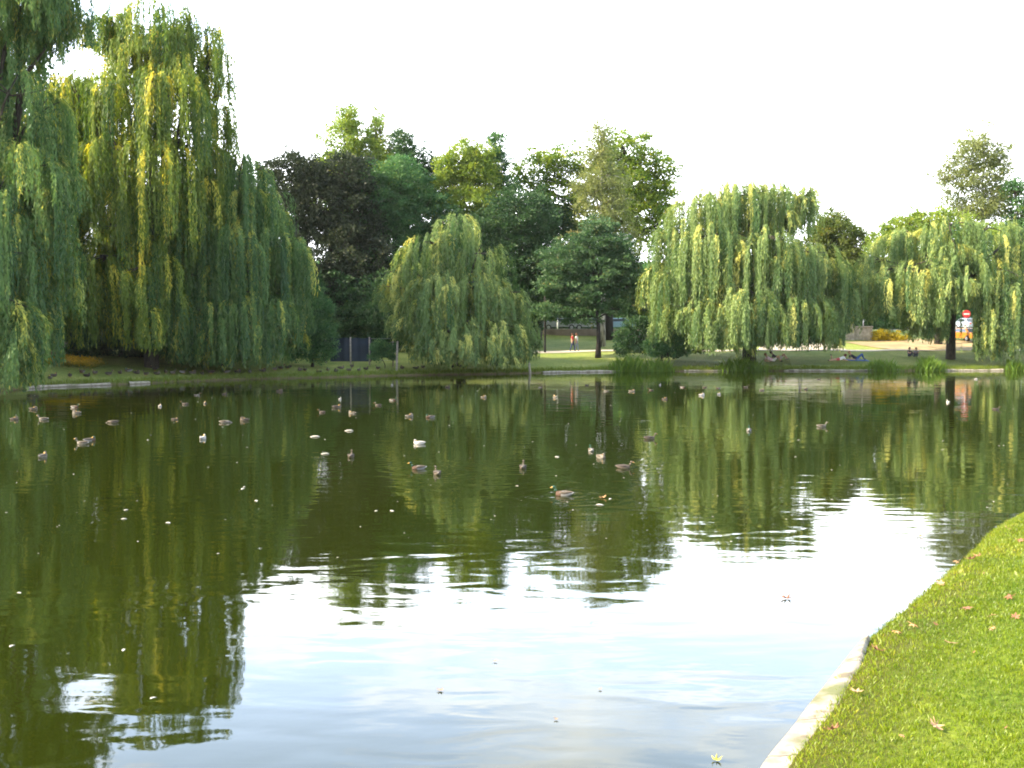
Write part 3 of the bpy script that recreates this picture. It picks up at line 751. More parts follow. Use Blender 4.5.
broadleaf("birch_tree", "airy golden birch above the far end willow", "tree", 128,
          [(975, 215, 34, 16, 0, .7), (1008, 205, 14, 18, 0, .5), (975, 142, 16, 17, 0, .9), (960, 158, 16, 20, 0, .8), (990, 200, 18, 22, 0, .8), (958, 205, 14, 18, 0, .5), (938, 175, 12, 10, 0, .5), (1002, 160, 12, 20, 0, .7), (935, 200, 10, 8, 0, .3), (1008, 140, 8, 10, 0, .3), (985, 160, 16, 20, 0, .8), (970, 180, 22, 18, 0, .8), (998, 180, 12, 20, 0, .8), (950, 180, 14, 16, 0, .4), (940, 165, 10, 8, 0, .25), (965, 205, 20, 14, 0, .4), (990, 210, 20, 16, 0, .3), (985, 125, 10, 7, 0, .4)],
          980, 'birch', n=19000, leaf=.26, group=G, shell=.15, clump=.9, per=26, bark='bark_birch', trunk_r=.22, tip_twigs=1)
broadleaf("ash_tree", "grey-green tree cut by the edge of the view beyond the golden birch", "tree", 126,
          [(1015, 190, 12, 14, 0, .7), (1022, 215, 16, 16, 0, .8), (1005, 232, 20, 12), (1035, 240, 26, 26), (1045, 200, 24, 26)], 1030, 'green', n=15000, leaf=.28, group=G, shell=.3)
broadleaf("lime_tree", "bright yellow-green tree rising behind the far end willow", "tree", 116,
          [(905, 225, 24, 14), (890, 240, 20, 16), (930, 222, 22, 12), (910, 250, 36, 24), (950, 235, 30, 20), (985, 240, 30, 18)], 938, 'lime', n=22000, leaf=.26, group=G, shell=.4)
for (px, hw, top, d_, lab) in [(60, 50, 250, 90, "deep shade shrub behind the flower bed"), (120, 48, 262, 87, "black-green shrub under the tallest willow"),  # shrubs put in as a dark backdrop for the black gaps below crowns
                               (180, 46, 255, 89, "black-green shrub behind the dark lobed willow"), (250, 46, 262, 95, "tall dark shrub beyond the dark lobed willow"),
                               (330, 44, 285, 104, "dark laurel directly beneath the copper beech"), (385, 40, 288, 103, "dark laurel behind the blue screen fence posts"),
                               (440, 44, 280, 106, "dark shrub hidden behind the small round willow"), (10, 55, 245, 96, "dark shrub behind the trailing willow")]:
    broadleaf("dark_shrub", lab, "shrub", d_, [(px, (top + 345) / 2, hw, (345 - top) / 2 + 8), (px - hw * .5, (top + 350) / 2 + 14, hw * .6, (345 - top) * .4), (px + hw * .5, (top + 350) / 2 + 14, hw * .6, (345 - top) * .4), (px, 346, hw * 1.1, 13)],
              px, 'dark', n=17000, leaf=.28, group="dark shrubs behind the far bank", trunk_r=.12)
broadleaf("round_shrub", "upright mid-green shrub between the dark willow and the blue screen", "shrub", 87,
          [(315, 312, 17, 24), (308, 335, 18, 24), (322, 335, 14, 24), (312, 296, 9, 8), (298, 345, 12, 14), (302, 353, 15, 9), (322, 353, 13, 9)], 312, 'green', n=16000, leaf=.17, clump=.45, trunk_r=.1)
broadleaf("waterside_shrub", "dark spreading shrub behind the tallest reeds", "shrub", 98,
          [(645, 335, 26, 18), (668, 322, 20, 16), (690, 338, 20, 16), (630, 342, 17, 12), (672, 342, 28, 14)], 660, 'dark', n=24000, leaf=.18, clump=.5, trunk_r=.1)
broadleaf("laurel_shrub", "brighter green leafy shrub in front of the dark spreading one", "shrub", 96,
          [(668, 340, 14, 12), (655, 346, 12, 9), (680, 345, 12, 10)], 668, 'green', n=9000, leaf=.17, clump=.4, trunk_r=.07)
broadleaf("yellow_shrub", "bright yellow shrub beside the pale stone wall", "shrub", 119,
          [(880, 338, 12, 6), (892, 337, 12, 5), (872, 341, 7, 4), (903, 340, 9, 4)], 886, 'yellow', n=7000, leaf=.17, clump=.4, trunk_r=.06)
broadleaf("fence_creeper", "pale green climber growing over the wire fence", "climber", 88.5,
          [(381, 349, 9, 9), (390, 352, 7, 7), (374, 354, 5, 6)], 384, 'green', n=4500, leaf=.14, clump=.3, trunk_r=.04)

# --- far wood and the wood added outside the frame to shade the bank (both read as one mass)
def wood(name, label, cols, mt, n_per, leaf):
    A, B_, C_ = [], [], []; mb = MB()
    for (x, y, r, h_) in cols:
        g = 3.4 if y > 100 else max(0, H(x, y))
        for k in range(-1, 3):
            c = np.array([x + rng.normal(0, r * .3), y + rng.normal(0, r * .3), g + h_ * (.3 + .22 * k)])
            q = leaves_lobe(c, (r * (1.1 - .2 * k), r * .9, h_ * .28), n_per, leaf, 1.2, 40, .45)
            A.append(q[0]); B_.append(q[1]); C_.append(q[2])
        mb.tube([(x, y, g - .3), (x + .2, y, g + h_ * .75)], [.35, .1], n=6)
    Pp = np.concatenate(A); D = np.concatenate(B_); T = np.concatenate(C_)
    V, Fc = diamonds(Pp, D, leaf * rng.uniform(.7, 1.3, len(Pp)), leaf * .65)
    o = mesh_np(name, V, Fc, M[mt], tint=T); tag(o, label, "wood", kind="stuff")
    mb.build("trunk", M['bark_dark'], o)
wood("distant_woods", "dark mass of trees far beyond the park road", [(x, 172 + 12 * math.sin(x * 1.7), 8, 13 + 3 * math.sin(x * .9)) for x in range(-170, 195, 7)], 'green', 5200, .6)
wood("shading_woods", "mass of tall trees added beyond the trailing willow to shade the bank",
     [(-44 - 9 * (k % 3), 58 + 11 * (k // 3), 6.5, 22 + 3 * math.sin(k * 2.1)) for k in range(15)], 'dark', 3500, .45)

# --- reeds at the water's edge
def blades(cx, cy, rx, ry, n, hmin, hmax, wd, z0=0.0, sl=.35, z_fn=None):
    x = cx + rng.normal(0, rx * .5, n); y = cy + rng.normal(0, ry * .5, n)
    z = hgt(x, y) if z_fn is None else z_fn(x, y); z = np.maximum(z, -.15)
    hb = (hmin + (hmax - hmin) * rng.random(n) ** 1.5) * np.clip(1.15 - .35 * ((x - cx) / rx) ** 2, .45, 1.1) * (1 + .3 * np.sin(x * 4.1 + cx) * np.sin(x * 9.3)) * np.where(rng.random(n) < .05, 1.3, 1)
    an = rng.uniform(0, 6.28, n); le = rng.uniform(.05, sl, n)
    dx, dy = np.cos(an) * le, np.sin(an) * le
    tw = rng.uniform(0, 6.28, n); sxx, syy = np.cos(tw) * wd / 2, np.sin(tw) * wd / 2
    V = np.stack([np.c_[x - sxx, y - syy, z - .03], np.c_[x + sxx, y + syy, z - .03],
                  np.c_[x + sxx * .8 + dx * hb * .35, y + syy * .8 + dy * hb * .35, z + hb * .55], np.c_[x + dx * hb, y + dy * hb, z + hb]], 1).reshape(-1, 3)
    return V, np.arange(4 * n).reshape(n, 4), np.clip(rng.normal(.45, .2, n), 0, 1)
for (px, hw, hm, n_, lab) in [(632, 20, 1.35, 2600, "tall wide reed clump in front of the dark waterside shrub"), (659, 14, 1.15, 1500, "shorter reed clump joined to the widest one"),
                              (742, 20, 1.25, 2200, "reed clump between the broad willow and the person in pink"), (884, 17, 1.0, 1600, "reed clump beside the blue blanket"),
                              (929, 13, 1.35, 1300, "upright reed clump in front of the far end willow trunk"), (1016, 10, 1.0, 1900, "reed clump where the far end willow trails")]:
    c = shore(px, 372); cy = FY(c[0]) - .1
    V, Fc, T = blades(c[0] * cy / c[1], cy, hw * cy / F, .6, int(n_ * .75), hm * .2, hm * .85, .05, sl=.6)
    o = mesh_np("reed_clump", V, Fc, M['reed'], tint=T); tag(o, lab, "reeds", "reed clumps along the far waterline")
# rough turf overhanging the far waterline
X = rng.uniform(-31, 52, 26000); Yl = np.interp(X, far_line[:, 0], far_line[:, 1]) + rng.exponential(.5, len(X)) + .05
V, Fc, T = blades(0, 0, 1, 1, len(X), .08, .26, .03, z_fn=lambda x, y: x * 0)
V = V.reshape(-1, 4, 3); b0 = V[:, 0:1, :2].copy(); V[:, :, :2] -= b0; V[:, :, 0] += X[:, None]; V[:, :, 1] += Yl[:, None]; V[:, :, 2] += hgt(X, Yl)[:, None]
tag(mesh_np("bank_grass", V.reshape(-1, 3), Fc, M['grass'], tint=T * .9), "rough grass fringe along the far waterline", "grass", kind="stuff")

# --- near lawn
n = 560000
X = rng.uniform(1.5, 15.5, n); Y = rng.uniform(6.5, 27, n)
k = (X / Y < .50) | (rng.random(n) < .15); X, Y = X[k], Y[k]
s_ = sdf(X, Y)
edge = .15 + .06 * np.sin(X * 5) * np.sin(Y * 4.1) + .035 * np.sin(Y * 13 + X * 7) + rng.normal(0, .03, len(X))
edge = edge - .2 * np.clip((Y - 11.2) / 1.6, 0, 1)
k = (s_ > edge) & (s_ < 9); X, Y, s_ = X[k], Y[k], s_[k]
pl = .6 * np.sin(X * .9 + 1.2 * np.sin(Y * .7)) + .4 * np.sin(Y * 1.7 - X * 1.1)
pn = np.sin(X * 2.3 + 1.7 * np.sin(Y * 1.9)) * .5 + np.sin(X * 5.1 + Y * 4.3 + 2 * np.sin(Y * 2.7)) * .3 + np.sin(X * 11 - Y * 9) * .2
bare = (s_ < 1.0 + .5 * np.sin(Y * 2.2)) & (pn > .35) & (rng.random(len(X)) < .55)
k = ~bare; X, Y, s_, pn, pl = X[k], Y[k], s_[k], pn[k], pl[k]
n = len(X)
hb = rng.uniform(.02, .05, n) * (1 + .25 * pn); Z = hgt(X, Y)
an = rng.uniform(0, 6.28, n); le = rng.uniform(.1, .9, n); dx, dy = np.cos(an) * le * hb, np.sin(an) * le * hb
tw = rng.uniform(0, 6.28, n); wd = rng.uniform(.0022, .0045, n) * np.clip(Y / 11, .9, 2.0); sxx, syy = np.cos(tw) * wd, np.sin(tw) * wd
V = np.stack([np.c_[X - sxx, Y - syy, Z - .01], np.c_[X + sxx, Y + syy, Z - .01], np.c_[X + sxx * .7 + dx * .4, Y + syy * .7 + dy * .4, Z + hb * .6], np.c_[X + dx, Y + dy, Z + hb]], 1)
T = np.clip(.36 + .20 * pn + .14 * pl + rng.normal(0, .17, n) + .3 * np.exp(-s_ / .8), 0, 1)
tag(mesh_np("lawn_grass", V.reshape(-1, 3), np.arange(4 * n).reshape(n, 4), M['grass'], tint=T), "short bright green lawn on the near bank", "grass", kind="stuff")

# --- flower bed
def flowers(name, lab, x0, x1, y, d, n, mt, hm):
    a, b_ = P(x0, y, d), P(x1, y, d)
    x = rng.uniform(a[0], b_[0], n); yy = d + rng.normal(0, .7, n); z = hgt(x, yy)
    hb = hm * rng.random(n) ** .5 * np.clip(1.2 - .9 * np.abs((x - (a[0] + b_[0]) / 2) / (b_[0] - a[0]) * 2) ** 3, .3, 1)
    Pp = np.c_[x, yy, z + hb]; D = unit(rng.normal(0, 1, (n, 3)) + np.array([0, 0, .6]))
    V, Fc = diamonds(Pp, D, .10, .09)
    o = mesh_np(name, V, Fc, M[mt], tint=np.clip(hb / hm * .95 + rng.normal(0, .15, n) - .1, 0, 1)); tag(o, lab, "flowers", "flower patches under the tall willows", "stuff")
flowers("yellow_flowers", "long low patch of yellow flowers under the tall willow", 46, 99, 360, 79, 7000, 'flower_y', .48)
flowers("pink_flowers", "orange-pink flower patch beside the blue flowers", 28, 52, 358, 80.5, 3000, 'flower_p', .62)
flowers("blue_flowers", "pale blue flower patch by the trailing willow", 26, 40, 360, 79.5, 1800, 'flower_b', .5)
rb = broadleaf("rose_bush", "white blossoming rose bush above the yellow flowers", "bush", 81, [(61, 344, 5, 3.5), (58, 349, 4, 3), (60, 355, 3, 4)], 59, 'flower_w', n=1300, leaf=.10, clump=.2, trunk_r=.03)

# ------------------------------------------------------------------ built things on the far bank
def post(name, label, px, d, ytop, r, mt, cat="post", lean=0.0, group=None, zb=None):
    b0 = P(px, 350, d); z = H(b0[0], d) if zb is None else zb
    tp = P(px + lean, ytop, d)
    mb = MB(); mb.tube([(0, 0, -.3), (0, 0, 0), ((tp[0] - b0[0]) * .5, 0, (tp[2] - z) * .5), (tp[0] - b0[0], 0, tp[2] - z)], [r, r, r * .95, r * .85], n=8)
    o = mb.build(name, M[mt], loc=(b0[0], d, z)); tag(o, label, cat, group); return o
post("leaning_post", "bleached leaning wooden post standing at the water's edge", 530.5, 90.3, 342, .09, 'wood', lean=-4, zb=-.2)
post("wooden_pole", "weathered wooden pole in front of the wire fence end", 396.5, 88.0, 341, .09, 'wood', lean=1)
# screen fence
fr = empty("screen_fence", tuple(P(350, 362, 90)[:2]) + (H(P(350, 362, 90)[0], 90),)); tag(fr, "dark blue screen fence on pale posts beneath the copper beech", "fence")
fo = np.array(fr.location)
for px in (326, 350.5, 369.5, 393):
    p = P(px, 350, 90); z = H(p[0], 90); mb = MB(); tz_ = P(px, 337, 90)[2]
    mb.tube([(p[0] - fo[0], 0, z - fo[2] - .2), (p[0] - fo[0], 0, tz_ - fo[2])], [.07, .06], n=8); mb.build("post", M['wood'], fr)
a, c = P(327, 0, 90)[0], P(369, 0, 90)[0]; zt, zb_ = P(350, 338, 90)[2], P(350, 361.5, 90)[2]
nn = 24; V = []; 
for i in range(nn + 1):
    xx = a + (c - a) * i / nn; wv = .05 * math.sin(i * 1.3)
    for zz in (zb_, (zb_ + zt) / 2, zt + .04 * math.sin(i * .9)):
        V.append((xx - fo[0], wv + .08, zz - fo[2])); V.append((xx - fo[0], wv + .11, zz - fo[2]))
Fc = []
for i in range(nn):
    for k in range(2):
        q = i * 6 + k * 2; Fc += [[q, q + 6, q + 8, q + 2], [q + 1, q + 3, q + 9, q + 7]]
mesh_np("screen_cloth", V, Fc, M['tarp'], parent=fr, smooth=True)
mb = MB()
a2 = P(396, 0, 90)[0]
for zz in np.linspace(zb_ + .1, zt - .05, 7): mb.tube([(c - fo[0], 0.02, zz - fo[2]), (a2 - fo[0], 0.02, zz - fo[2])], .008, n=4)
mb.build("wire_mesh", M['steel'], fr)

# retaining wall of the park road
M['pinkstone'] = plain("pinkish_stone", (0.36, 0.28, 0.22), .9, var=.25, scale=1.2)
x0, x1 = P(525, 333, 121)[0], P(700, 333, 121)[0]
wb = empty("low_wall", ((x0 + x1) / 2, 119.6, 3.0)); tag(wb, "low pinkish stone wall along the park road beyond the walkers", "wall")
mb = MB(); mb.box((0, 0, .05), (x1 - x0, .4, .95)); mb.build("wall_body", M['pinkstone'], wb, smooth=False, bevel=.02)
mb = MB(); mb.box((0, 0, .58), (x1 - x0 + .1, .52, .1)); mb.build("coping", M['stone'], wb, smooth=False, bevel=.02)
# pale stone terrace wall in the sun
tw_ = empty("stone_wall", (P(857, 345, 119)[0], 119, 1.9)); tag(tw_, "pale stone block wall beside the yellow shrub", "wall")
mb = MB(); s = 119 / F
mb.box((-9 * s, 0, .9), (9 * s, 1.2, 2.6)); mb.build("pier", M['stone'], tw_, smooth=False, bevel=.05)
mb = MB(); mb.box((5 * s, .1, .75), (18.6 * s, .9, 2.2)); mb.box((5 * s, .1, 1.93), (19.4 * s, 1.1, .14)); mb.build("wall_body", M['stone'], tw_, smooth=False, bevel=.04)
mb = MB(); mb.tube([(6 * s, 0, 2.0), (6 * s, 0, 2.75)], .05, n=8); mb.build("post", M['white'], tw_)

def lamp(label, px, d, ytop, mt, arm):
    p = P(px, 330, d); z = H(p[0], d); zt_ = P(px, ytop, d)[2] - z
    r_ = empty("street_lamp", (p[0], d, z)); tag(r_, label, "street lamp")
    mb = MB(); mb.tube([(0, 0, 0), (0, 0, zt_ * .96), (arm * .2, 0, zt_), (arm, 0, zt_ + .05)], [.11, .07, .05, .045], n=8); mb.build("pole", M[mt], r_)
    mb = MB(); mb.tube([(arm * .9, 0, zt_ + .05), (arm, 0, zt_ + .08), (arm * 1.0 + math.copysign(.5, arm), 0, zt_ + .06), (arm + math.copysign(.8, arm), 0, zt_)], [.06, .2, .2, .06], n=10, ry=[.04, .1, .1, .03])
    mb.build("lamp_head", M['white'], r_)
lamp("street lamp with white head among the leaves of the shadowy tree", 545, 104, 262, 'black', .45)
lamp("pale street lamp post behind the dark leaning tree", 602.5, 120, 292, 'steel', -.9)

# no-entry sign
p = P(966.5, 314, 122); sg = empty("no_entry_sign", (p[0], 122, H(p[0], 122))); tag(sg, "round red no-entry sign with white bar beyond the willow trunk", "sign")
zs = p[2] - sg.location[2]
mb = MB(); mb.tube([(0, 0.05, -.2), (0, .05, zs + .2)], .035, n=8); mb.build("post", M['steel'], sg)
mb = MB(); mb.tube([(0, .02, zs), (0, -.01, zs)], [.44, .44], n=32); mb.build("disc", M['red'], sg, smooth=False)
mb = MB(); mb.box((0, -.022, zs), (.62, .012, .15)); mb.build("white_bar", M['white'], sg, smooth=False)

# cars
def carpaint(name, c): return plain(name, c, .3, .1, var=.03, spec=.6)
def car(label, px, d, col, L=4.3, rz=0.0, z=None, orange=False):
    p = P(px, 330, d); z = H(p[0], d) if z is None else z
    r_ = empty("parked_car", (p[0], d, z), rz); tag(r_, label, "car", "cars seen through the trees")
    paint = carpaint("car_paint", col)
    side = [(-2.1, .35), (-2.12, .75), (-1.95, .92), (-1.25, .98), (-.75, 1.38), (.75, 1.42), (1.5, 1.0), (2.05, .9), (2.12, .6), (2.08, .35)]
    k = L / 4.24
    side = [(x * k, z_) for x, z_ in side]; nS = len(side)
    V = []; 
    for j, (hw, zf) in enumerate([(-.84, .0), (-.6, .0), (.6, .0), (.84, .0)]):
        for x, z_ in side:
            inset = .16 if z_ > 1.1 else 0
            V.append((x, math.copysign(abs(hw) - (inset if abs(hw) > .7 else 0), hw), z_))
    Fc = [[i + nS * j, (i + 1) % nS + nS * j, (i + 1) % nS + nS * (j + 1), i + nS * (j + 1)] for j in range(3) for i in range(nS)]
    mb = MB(); mb.add(V, Fc + [list(range(nS))[::-1], [3 * nS + i for i in range(nS)]]); mb.build("body", paint, r_, smooth=False, bevel=.05)
    for sg_ in (-1, 1):
        mb = MB(); q = [(-1.1 * k, .99), (-.72 * k, 1.31), (.68 * k, 1.35), (1.25 * k, 1.03)]
        V = [(x, sg_ * (.855 if z_ < 1.1 else .72), z_) for x, z_ in q] + [(x, sg_ * (.845 if z_ < 1.1 else .70), z_) for x, z_ in q]
        mb.add(V, [[0, 1, 2, 3], [4, 7, 6, 5], [0, 4, 5, 1], [1, 5, 6, 2], [2, 6, 7, 3], [3, 7, 4, 0]]); mb.build("side_window", M['glass'], r_, smooth=False)
    for nm, xa, za, xb, zb in (("windscreen", 1.47 * k, 1.03, .80 * k, 1.40), ("rear_window", -1.24 * k, 1.0, -.79 * k, 1.36)):
        sgn = 1 if xa > 0 else -1
        mb = MB(); mb.add([(xa + .02 * sgn, -.6, za + .01), (xa + .02 * sgn, .6, za + .01), (xb + .02 * sgn, .58, zb + .01), (xb + .02 * sgn, -.58, zb + .01)], [[0, 1, 2, 3]]); mb.build(nm, M['glass'], r_, smooth=False)
    for x in (-1.3 * k, 1.35 * k):
        for y in (-.8, .8):
            mb = MB(); mb.tube([(x, y - .1, .32), (x, y + .1, .32)], .32, n=20); wh = mb.build("wheel", M['black'], r_, smooth=False)
            mb = MB(); mb.tube([(x, y - .115, .32), (x, y + .115, .32)], .19, n=16); mb.build("rim", M['steel'], wh, smooth=False)
    for y in (-.6, .6):
        mb = MB(); mb.tube([(2.02 * k, y, .7), (2.11 * k, y, .7)], [.12, .1], n=10); mb.build("headlight", M['white'], r_, smooth=False)
        mb = MB(); mb.tube([(-2.03 * k, y, .78), (-2.13 * k, y, .78)], [.11, .09], n=10); mb.build("tail_light", M['red'], r_, smooth=False)
    return r_
car("white car parked beyond the dark leaning tree", 590, 130, (.30, .32, .35), z=3.46)
car("pale blue car parked beside the waterside shrub gap", 617, 131, (.25, .38, .5), z=3.46, rz=.1)
car("silver car parked beyond the walking couple", 560, 130, (.2, .22, .24), z=3.46, rz=math.pi)
car("dark grey car glimpsed behind the small willow edge", 538, 131, (.12, .14, .15), z=3.46)
car("grey-blue car below the no-entry sign", 968, 133, (.28, .33, .42), z=3.46, rz=math.pi * .5)
car("orange car on the earth slope past the willow trunk", 967, 118.5, (.34, .13, .015), rz=math.pi * .5 + .2)
post("white_bollard", "thin white marker post beyond the walking couple", 557.5, 124.5, 320, .06, 'white')

# ------------------------------------------------------------------ people
def skinmat(): return M.setdefault('skin', plain("skin", (0.50, 0.30, 0.21), .6, var=.05))
CL = {}
def cloth(c):
    if c not in CL: CL[c] = plain("cloth", c, .9, var=.12, scale=14)
    return CL[c]
BONES = [('pelvis', 'belly'), ('belly', 'chest'), ('chest', 'neck'), ('neck', 'head'), ('head', 'crown'),
         ('chest', 'lsh'), ('lsh', 'lel'), ('lel', 'lwr'), ('lwr', 'lha'), ('chest', 'rsh'), ('rsh', 'rel'), ('rel', 'rwr'), ('rwr', 'rha'),
         ('pelvis', 'lhi'), ('lhi', 'lkn'), ('lkn', 'lan'), ('lan', 'lto'), ('pelvis', 'rhi'), ('rhi', 'rkn'), ('rkn', 'ran'), ('ran', 'rto')]
RAD = dict(pelvis=.13, belly=.125, chest=.14, neck=.055, head=.095, crown=.085, lsh=.065, lel=.043, lwr=.03, lha=.032, rsh=.065, rel=.043, rwr=.03, rha=.032,
           lhi=.095, lkn=.06, lan=.042, lto=.035, rhi=.095, rkn=.06, ran=.042, rto=.035)
def person(label, pose, loc, rz, top, bottom, hair, shoes=(.05, .05, .05), bare_arms=True, bare_legs=False, scale=1.0):
    root = empty("person", loc, rz); tag(root, label, "person")
    names = list(RAD); ix = {n_: i for i, n_ in enumerate(names)}
    me = bpy.data.meshes.new("body")
    me.from_pydata([tuple(scale * q for q in pose[n_]) for n_ in names], [(ix[a], ix[b_]) for a, b_ in BONES], [])
    tmp = bpy.data.objects.new("body", me); COL.objects.link(tmp)
    md = tmp.modifiers.new("skin", 'SKIN'); md.use_smooth_shade = True
    for i, n_ in enumerate(names):
        v = me.skin_vertices[0].data[i]; r = RAD[n_] * scale; v.radius = (r, r); v.use_root = (n_ == 'pelvis')
    sb = tmp.modifiers.new("sub", 'SUBSURF'); sb.levels = 2; sb.render_levels = 2
    dg = bpy.context.evaluated_depsgraph_get(); dg.update()
    nm = bpy.data.meshes.new_from_object(tmp.evaluated_get(dg))
    bpy.data.objects.remove(tmp)
    nm.materials.clear()
    for mm in (skinmat(), cloth(top), cloth(bottom), cloth(shoes)): nm.materials.append(mm)
    A = np.array([pose[a] for a, _ in BONES]) * scale; B_ = np.array([pose[b_] for _, b_ in BONES]) * scale
    sl = {('pelvis', 'belly'): 2, ('belly', 'chest'): 1, ('chest', 'neck'): 1, ('chest', 'lsh'): 1, ('chest', 'rsh'): 1}
    for pl in nm.polygons:
        c = np.array(pl.center); ab = B_ - A; t_ = np.clip(((c - A) * ab).sum(1) / (ab * ab).sum(1), 0, 1)
        i = int(np.argmin(np.linalg.norm(c - A - ab * t_[:, None], axis=1))); bn = BONES[i]; tt = t_[i]
        m_ = 0
        if bn in sl: m_ = sl[bn]
        if bn == ('pelvis', 'belly'): m_ = 2 if tt < .45 else 1
        if bn == ('chest', 'neck') and tt > .75: m_ = 0
        if bn[0] in ('lsh', 'rsh'): m_ = 1 if (tt < .55 or not bare_arms) else 0
        if bn[0] in ('lel', 'rel'): m_ = 0 if bare_arms else 1
        if bn[1] in ('lhi', 'rhi'): m_ = 2
        if bn[0] in ('lhi', 'rhi'): m_ = 2 if (not bare_legs or tt < .5) else 0
        if bn[0] in ('lkn', 'rkn'): m_ = 0 if bare_legs else 2
        if bn[0] in ('lan', 'ran'): m_ = 3
        pl.material_index = m_; pl.use_smooth = True
    o = bpy.data.objects.new("body", nm); COL.objects.link(o); o.parent = root
    hd = np.array(pose['head']) * scale; cr_ = np.array(pose['crown']) * scale; up = (cr_ - hd) / np.linalg.norm(cr_ - hd)
    back = -np.array(pose.get('face', (0, -1, 0)), float)
    mb = MB(); c0 = hd + back * .02 * scale
    mb.tube([c0 - up * .06 * scale + back * .05 * scale, c0 + back * .02 * scale, c0 + up * .07 * scale, c0 + up * .13 * scale, c0 + up * .165 * scale], np.array([.06, .104, .108, .085, .02]) * scale, n=12)
    mb.build("hair", cloth(hair), root)
    return root
def stand(step=.16, arm=.05):
    return dict(pelvis=(0, 0, .95), belly=(0, 0, 1.12), chest=(0, 0, 1.32), neck=(0, 0, 1.48), head=(0, -.02, 1.6), crown=(0, 0, 1.68),
                lsh=(.18, 0, 1.40), lel=(.23, .03, 1.13), lwr=(.22, -.06, .90), lha=(.21, -.09, .80), rsh=(-.18, 0, 1.40), rel=(-.23, .05, 1.13), rwr=(-.23, arm - .05, .90), rha=(-.22, arm - .08, .80),
                lhi=(.09, 0, .88), lkn=(.10, -step, .50), lan=(.10, -step * 1.1, .09), lto=(.11, -step * 1.1 - .16, .04), rhi=(-.09, 0, .88), rkn=(-.10, step * .5, .50), ran=(-.10, step * 1.5, .11), rto=(-.11, step * 1.5 - .14, .05))
def sitkneesup():
    return dict(pelvis=(0, 0, .12), belly=(0, -.02, .28), chest=(0, -.02, .48), neck=(0, -.05, .63), head=(0, -.08, .75), crown=(0, -.08, .83),
                lsh=(.18, -.02, .55), lel=(.24, -.22, .38), lwr=(.15, -.42, .42), lha=(.08, -.47, .42), rsh=(-.18, -.02, .55), rel=(-.24, -.22, .38), rwr=(-.15, -.42, .42), rha=(-.08, -.47, .42),
                lhi=(.1, -.05, .12), lkn=(.12, -.42, .47), lan=(.11, -.62, .09), lto=(.11, -.78, .04), rhi=(-.1, -.05, .12), rkn=(-.12, -.42, .47), ran=(-.11, -.64, .09), rto=(-.11, -.8, .04))
def recline():
    # lying back on the elbows with bent knees; head towards -X, feet towards +X
    return dict(pelvis=(0, 0, .12), belly=(-.18, 0, .18), chest=(-.38, 0, .31), neck=(-.50, 0, .43), head=(-.57, 0, .55), crown=(-.60, 0, .63), face=(1, 0, .2),
                lsh=(-.44, .18, .36), lel=(-.56, .24, .06), lwr=(-.33, .26, .05), lha=(-.24, .26, .05), rsh=(-.44, -.18, .36), rel=(-.56, -.24, .06), rwr=(-.33, -.26, .05), rha=(-.24, -.26, .05),
                lhi=(.05, .1, .12), lkn=(.42, .12, .40), lan=(.66, .12, .09), lto=(.82, .12, .04), rhi=(.05, -.1, .12), rkn=(.38, -.12, .50), ran=(.52, -.12, .09), rto=(.68, -.12, .04))
def prone():
    # lying on the belly, raised on the elbows; head towards +X, legs towards -X
    return dict(pelvis=(0, 0, .13), belly=(.17, 0, .15), chest=(.38, 0, .24), neck=(.52, 0, .33), head=(.62, 0, .40), crown=(.66, 0, .48), face=(1, 0, 0),
                lsh=(.43, .18, .27), lel=(.52, .22, .05), lwr=(.74, .14, .05), lha=(.82, .08, .05), rsh=(.43, -.18, .27), rel=(.52, -.22, .05), rwr=(.74, -.14, .05), rha=(.82, -.08, .05),
                lhi=(-.05, .1, .12), lkn=(-.45, .12, .09), lan=(-.50, .12, .42), lto=(-.60, .12, .52), rhi=(-.05, -.1, .12), rkn=(-.45, -.12, .09), ran=(-.85, -.14, .06), rto=(-.98, -.15, .05))
def ground(px, py):
    """point of the far bank seen at a pixel"""
    best = None
    for d in np.arange(80, 130, .1):
        q = P(px, py, d)
        if q[2] <= H(q[0], d) + .001: return (q[0], d, H(q[0], d))
    return (q[0], d, H(q[0], d))
g = ground(572.5, 351.5); person("person in a red shirt and dark blue jeans walking on the path", stand(), g, 1.2, (.55, .03, .05), (.03, .04, .10), (.09, .045, .03))
person("person in a white shirt and pale jeans walking on the path", stand(.1), (g[0] + .40, g[1] + .15, g[2]), 1.2, (.72, .72, .75), (.20, .24, .32), (.12, .06, .04))
g = ground(773, 362); person("person in a pale pink top reclining with knees bent by the reeds", recline(), g, .1, (.85, .6, .72), (.8, .78, .78), (.16, .07, .04), bare_legs=True, scale=1.18)
g = ground(779, 360); person("barelegged person in dark top with raised knees beside the pink top", recline(), (g[0], g[1], g[2]), -.2, (.04, .03, .05), (.6, .55, .55), (.06, .035, .025), bare_legs=True, scale=1.18)
g = ground(838, 361); person("person in a white shirt and red shorts lying on the grass", prone(), g, .25, (.75, .74, .74), (.50, .10, .09), (.11, .03, .025), bare_legs=True, scale=1.18)
g = ground(857, 360.5)
V, Fc = [], []
nn = 14
for i in range(nn + 1):
    for j in range(9):
        xx, yy = g[0] - 1.0 + 2.1 * i / nn, g[1] - .5 + 1.3 * j / 8
        V.append((xx + .05 * math.sin(j), yy + .05 * math.sin(i * .7), H(xx, yy) + .035 + .02 * math.sin(i * 1.9 + j)))
Fc = [[i * 9 + j, (i + 1) * 9 + j, (i + 1) * 9 + j + 1, i * 9 + j + 1] for i in range(nn) for j in range(8)]
o = mesh_np("picnic_blanket", V, Fc, cloth((.05, .12, .32)), smooth=True)
sm_ = o.modifiers.new("thick", 'SOLIDIFY'); sm_.thickness = .015
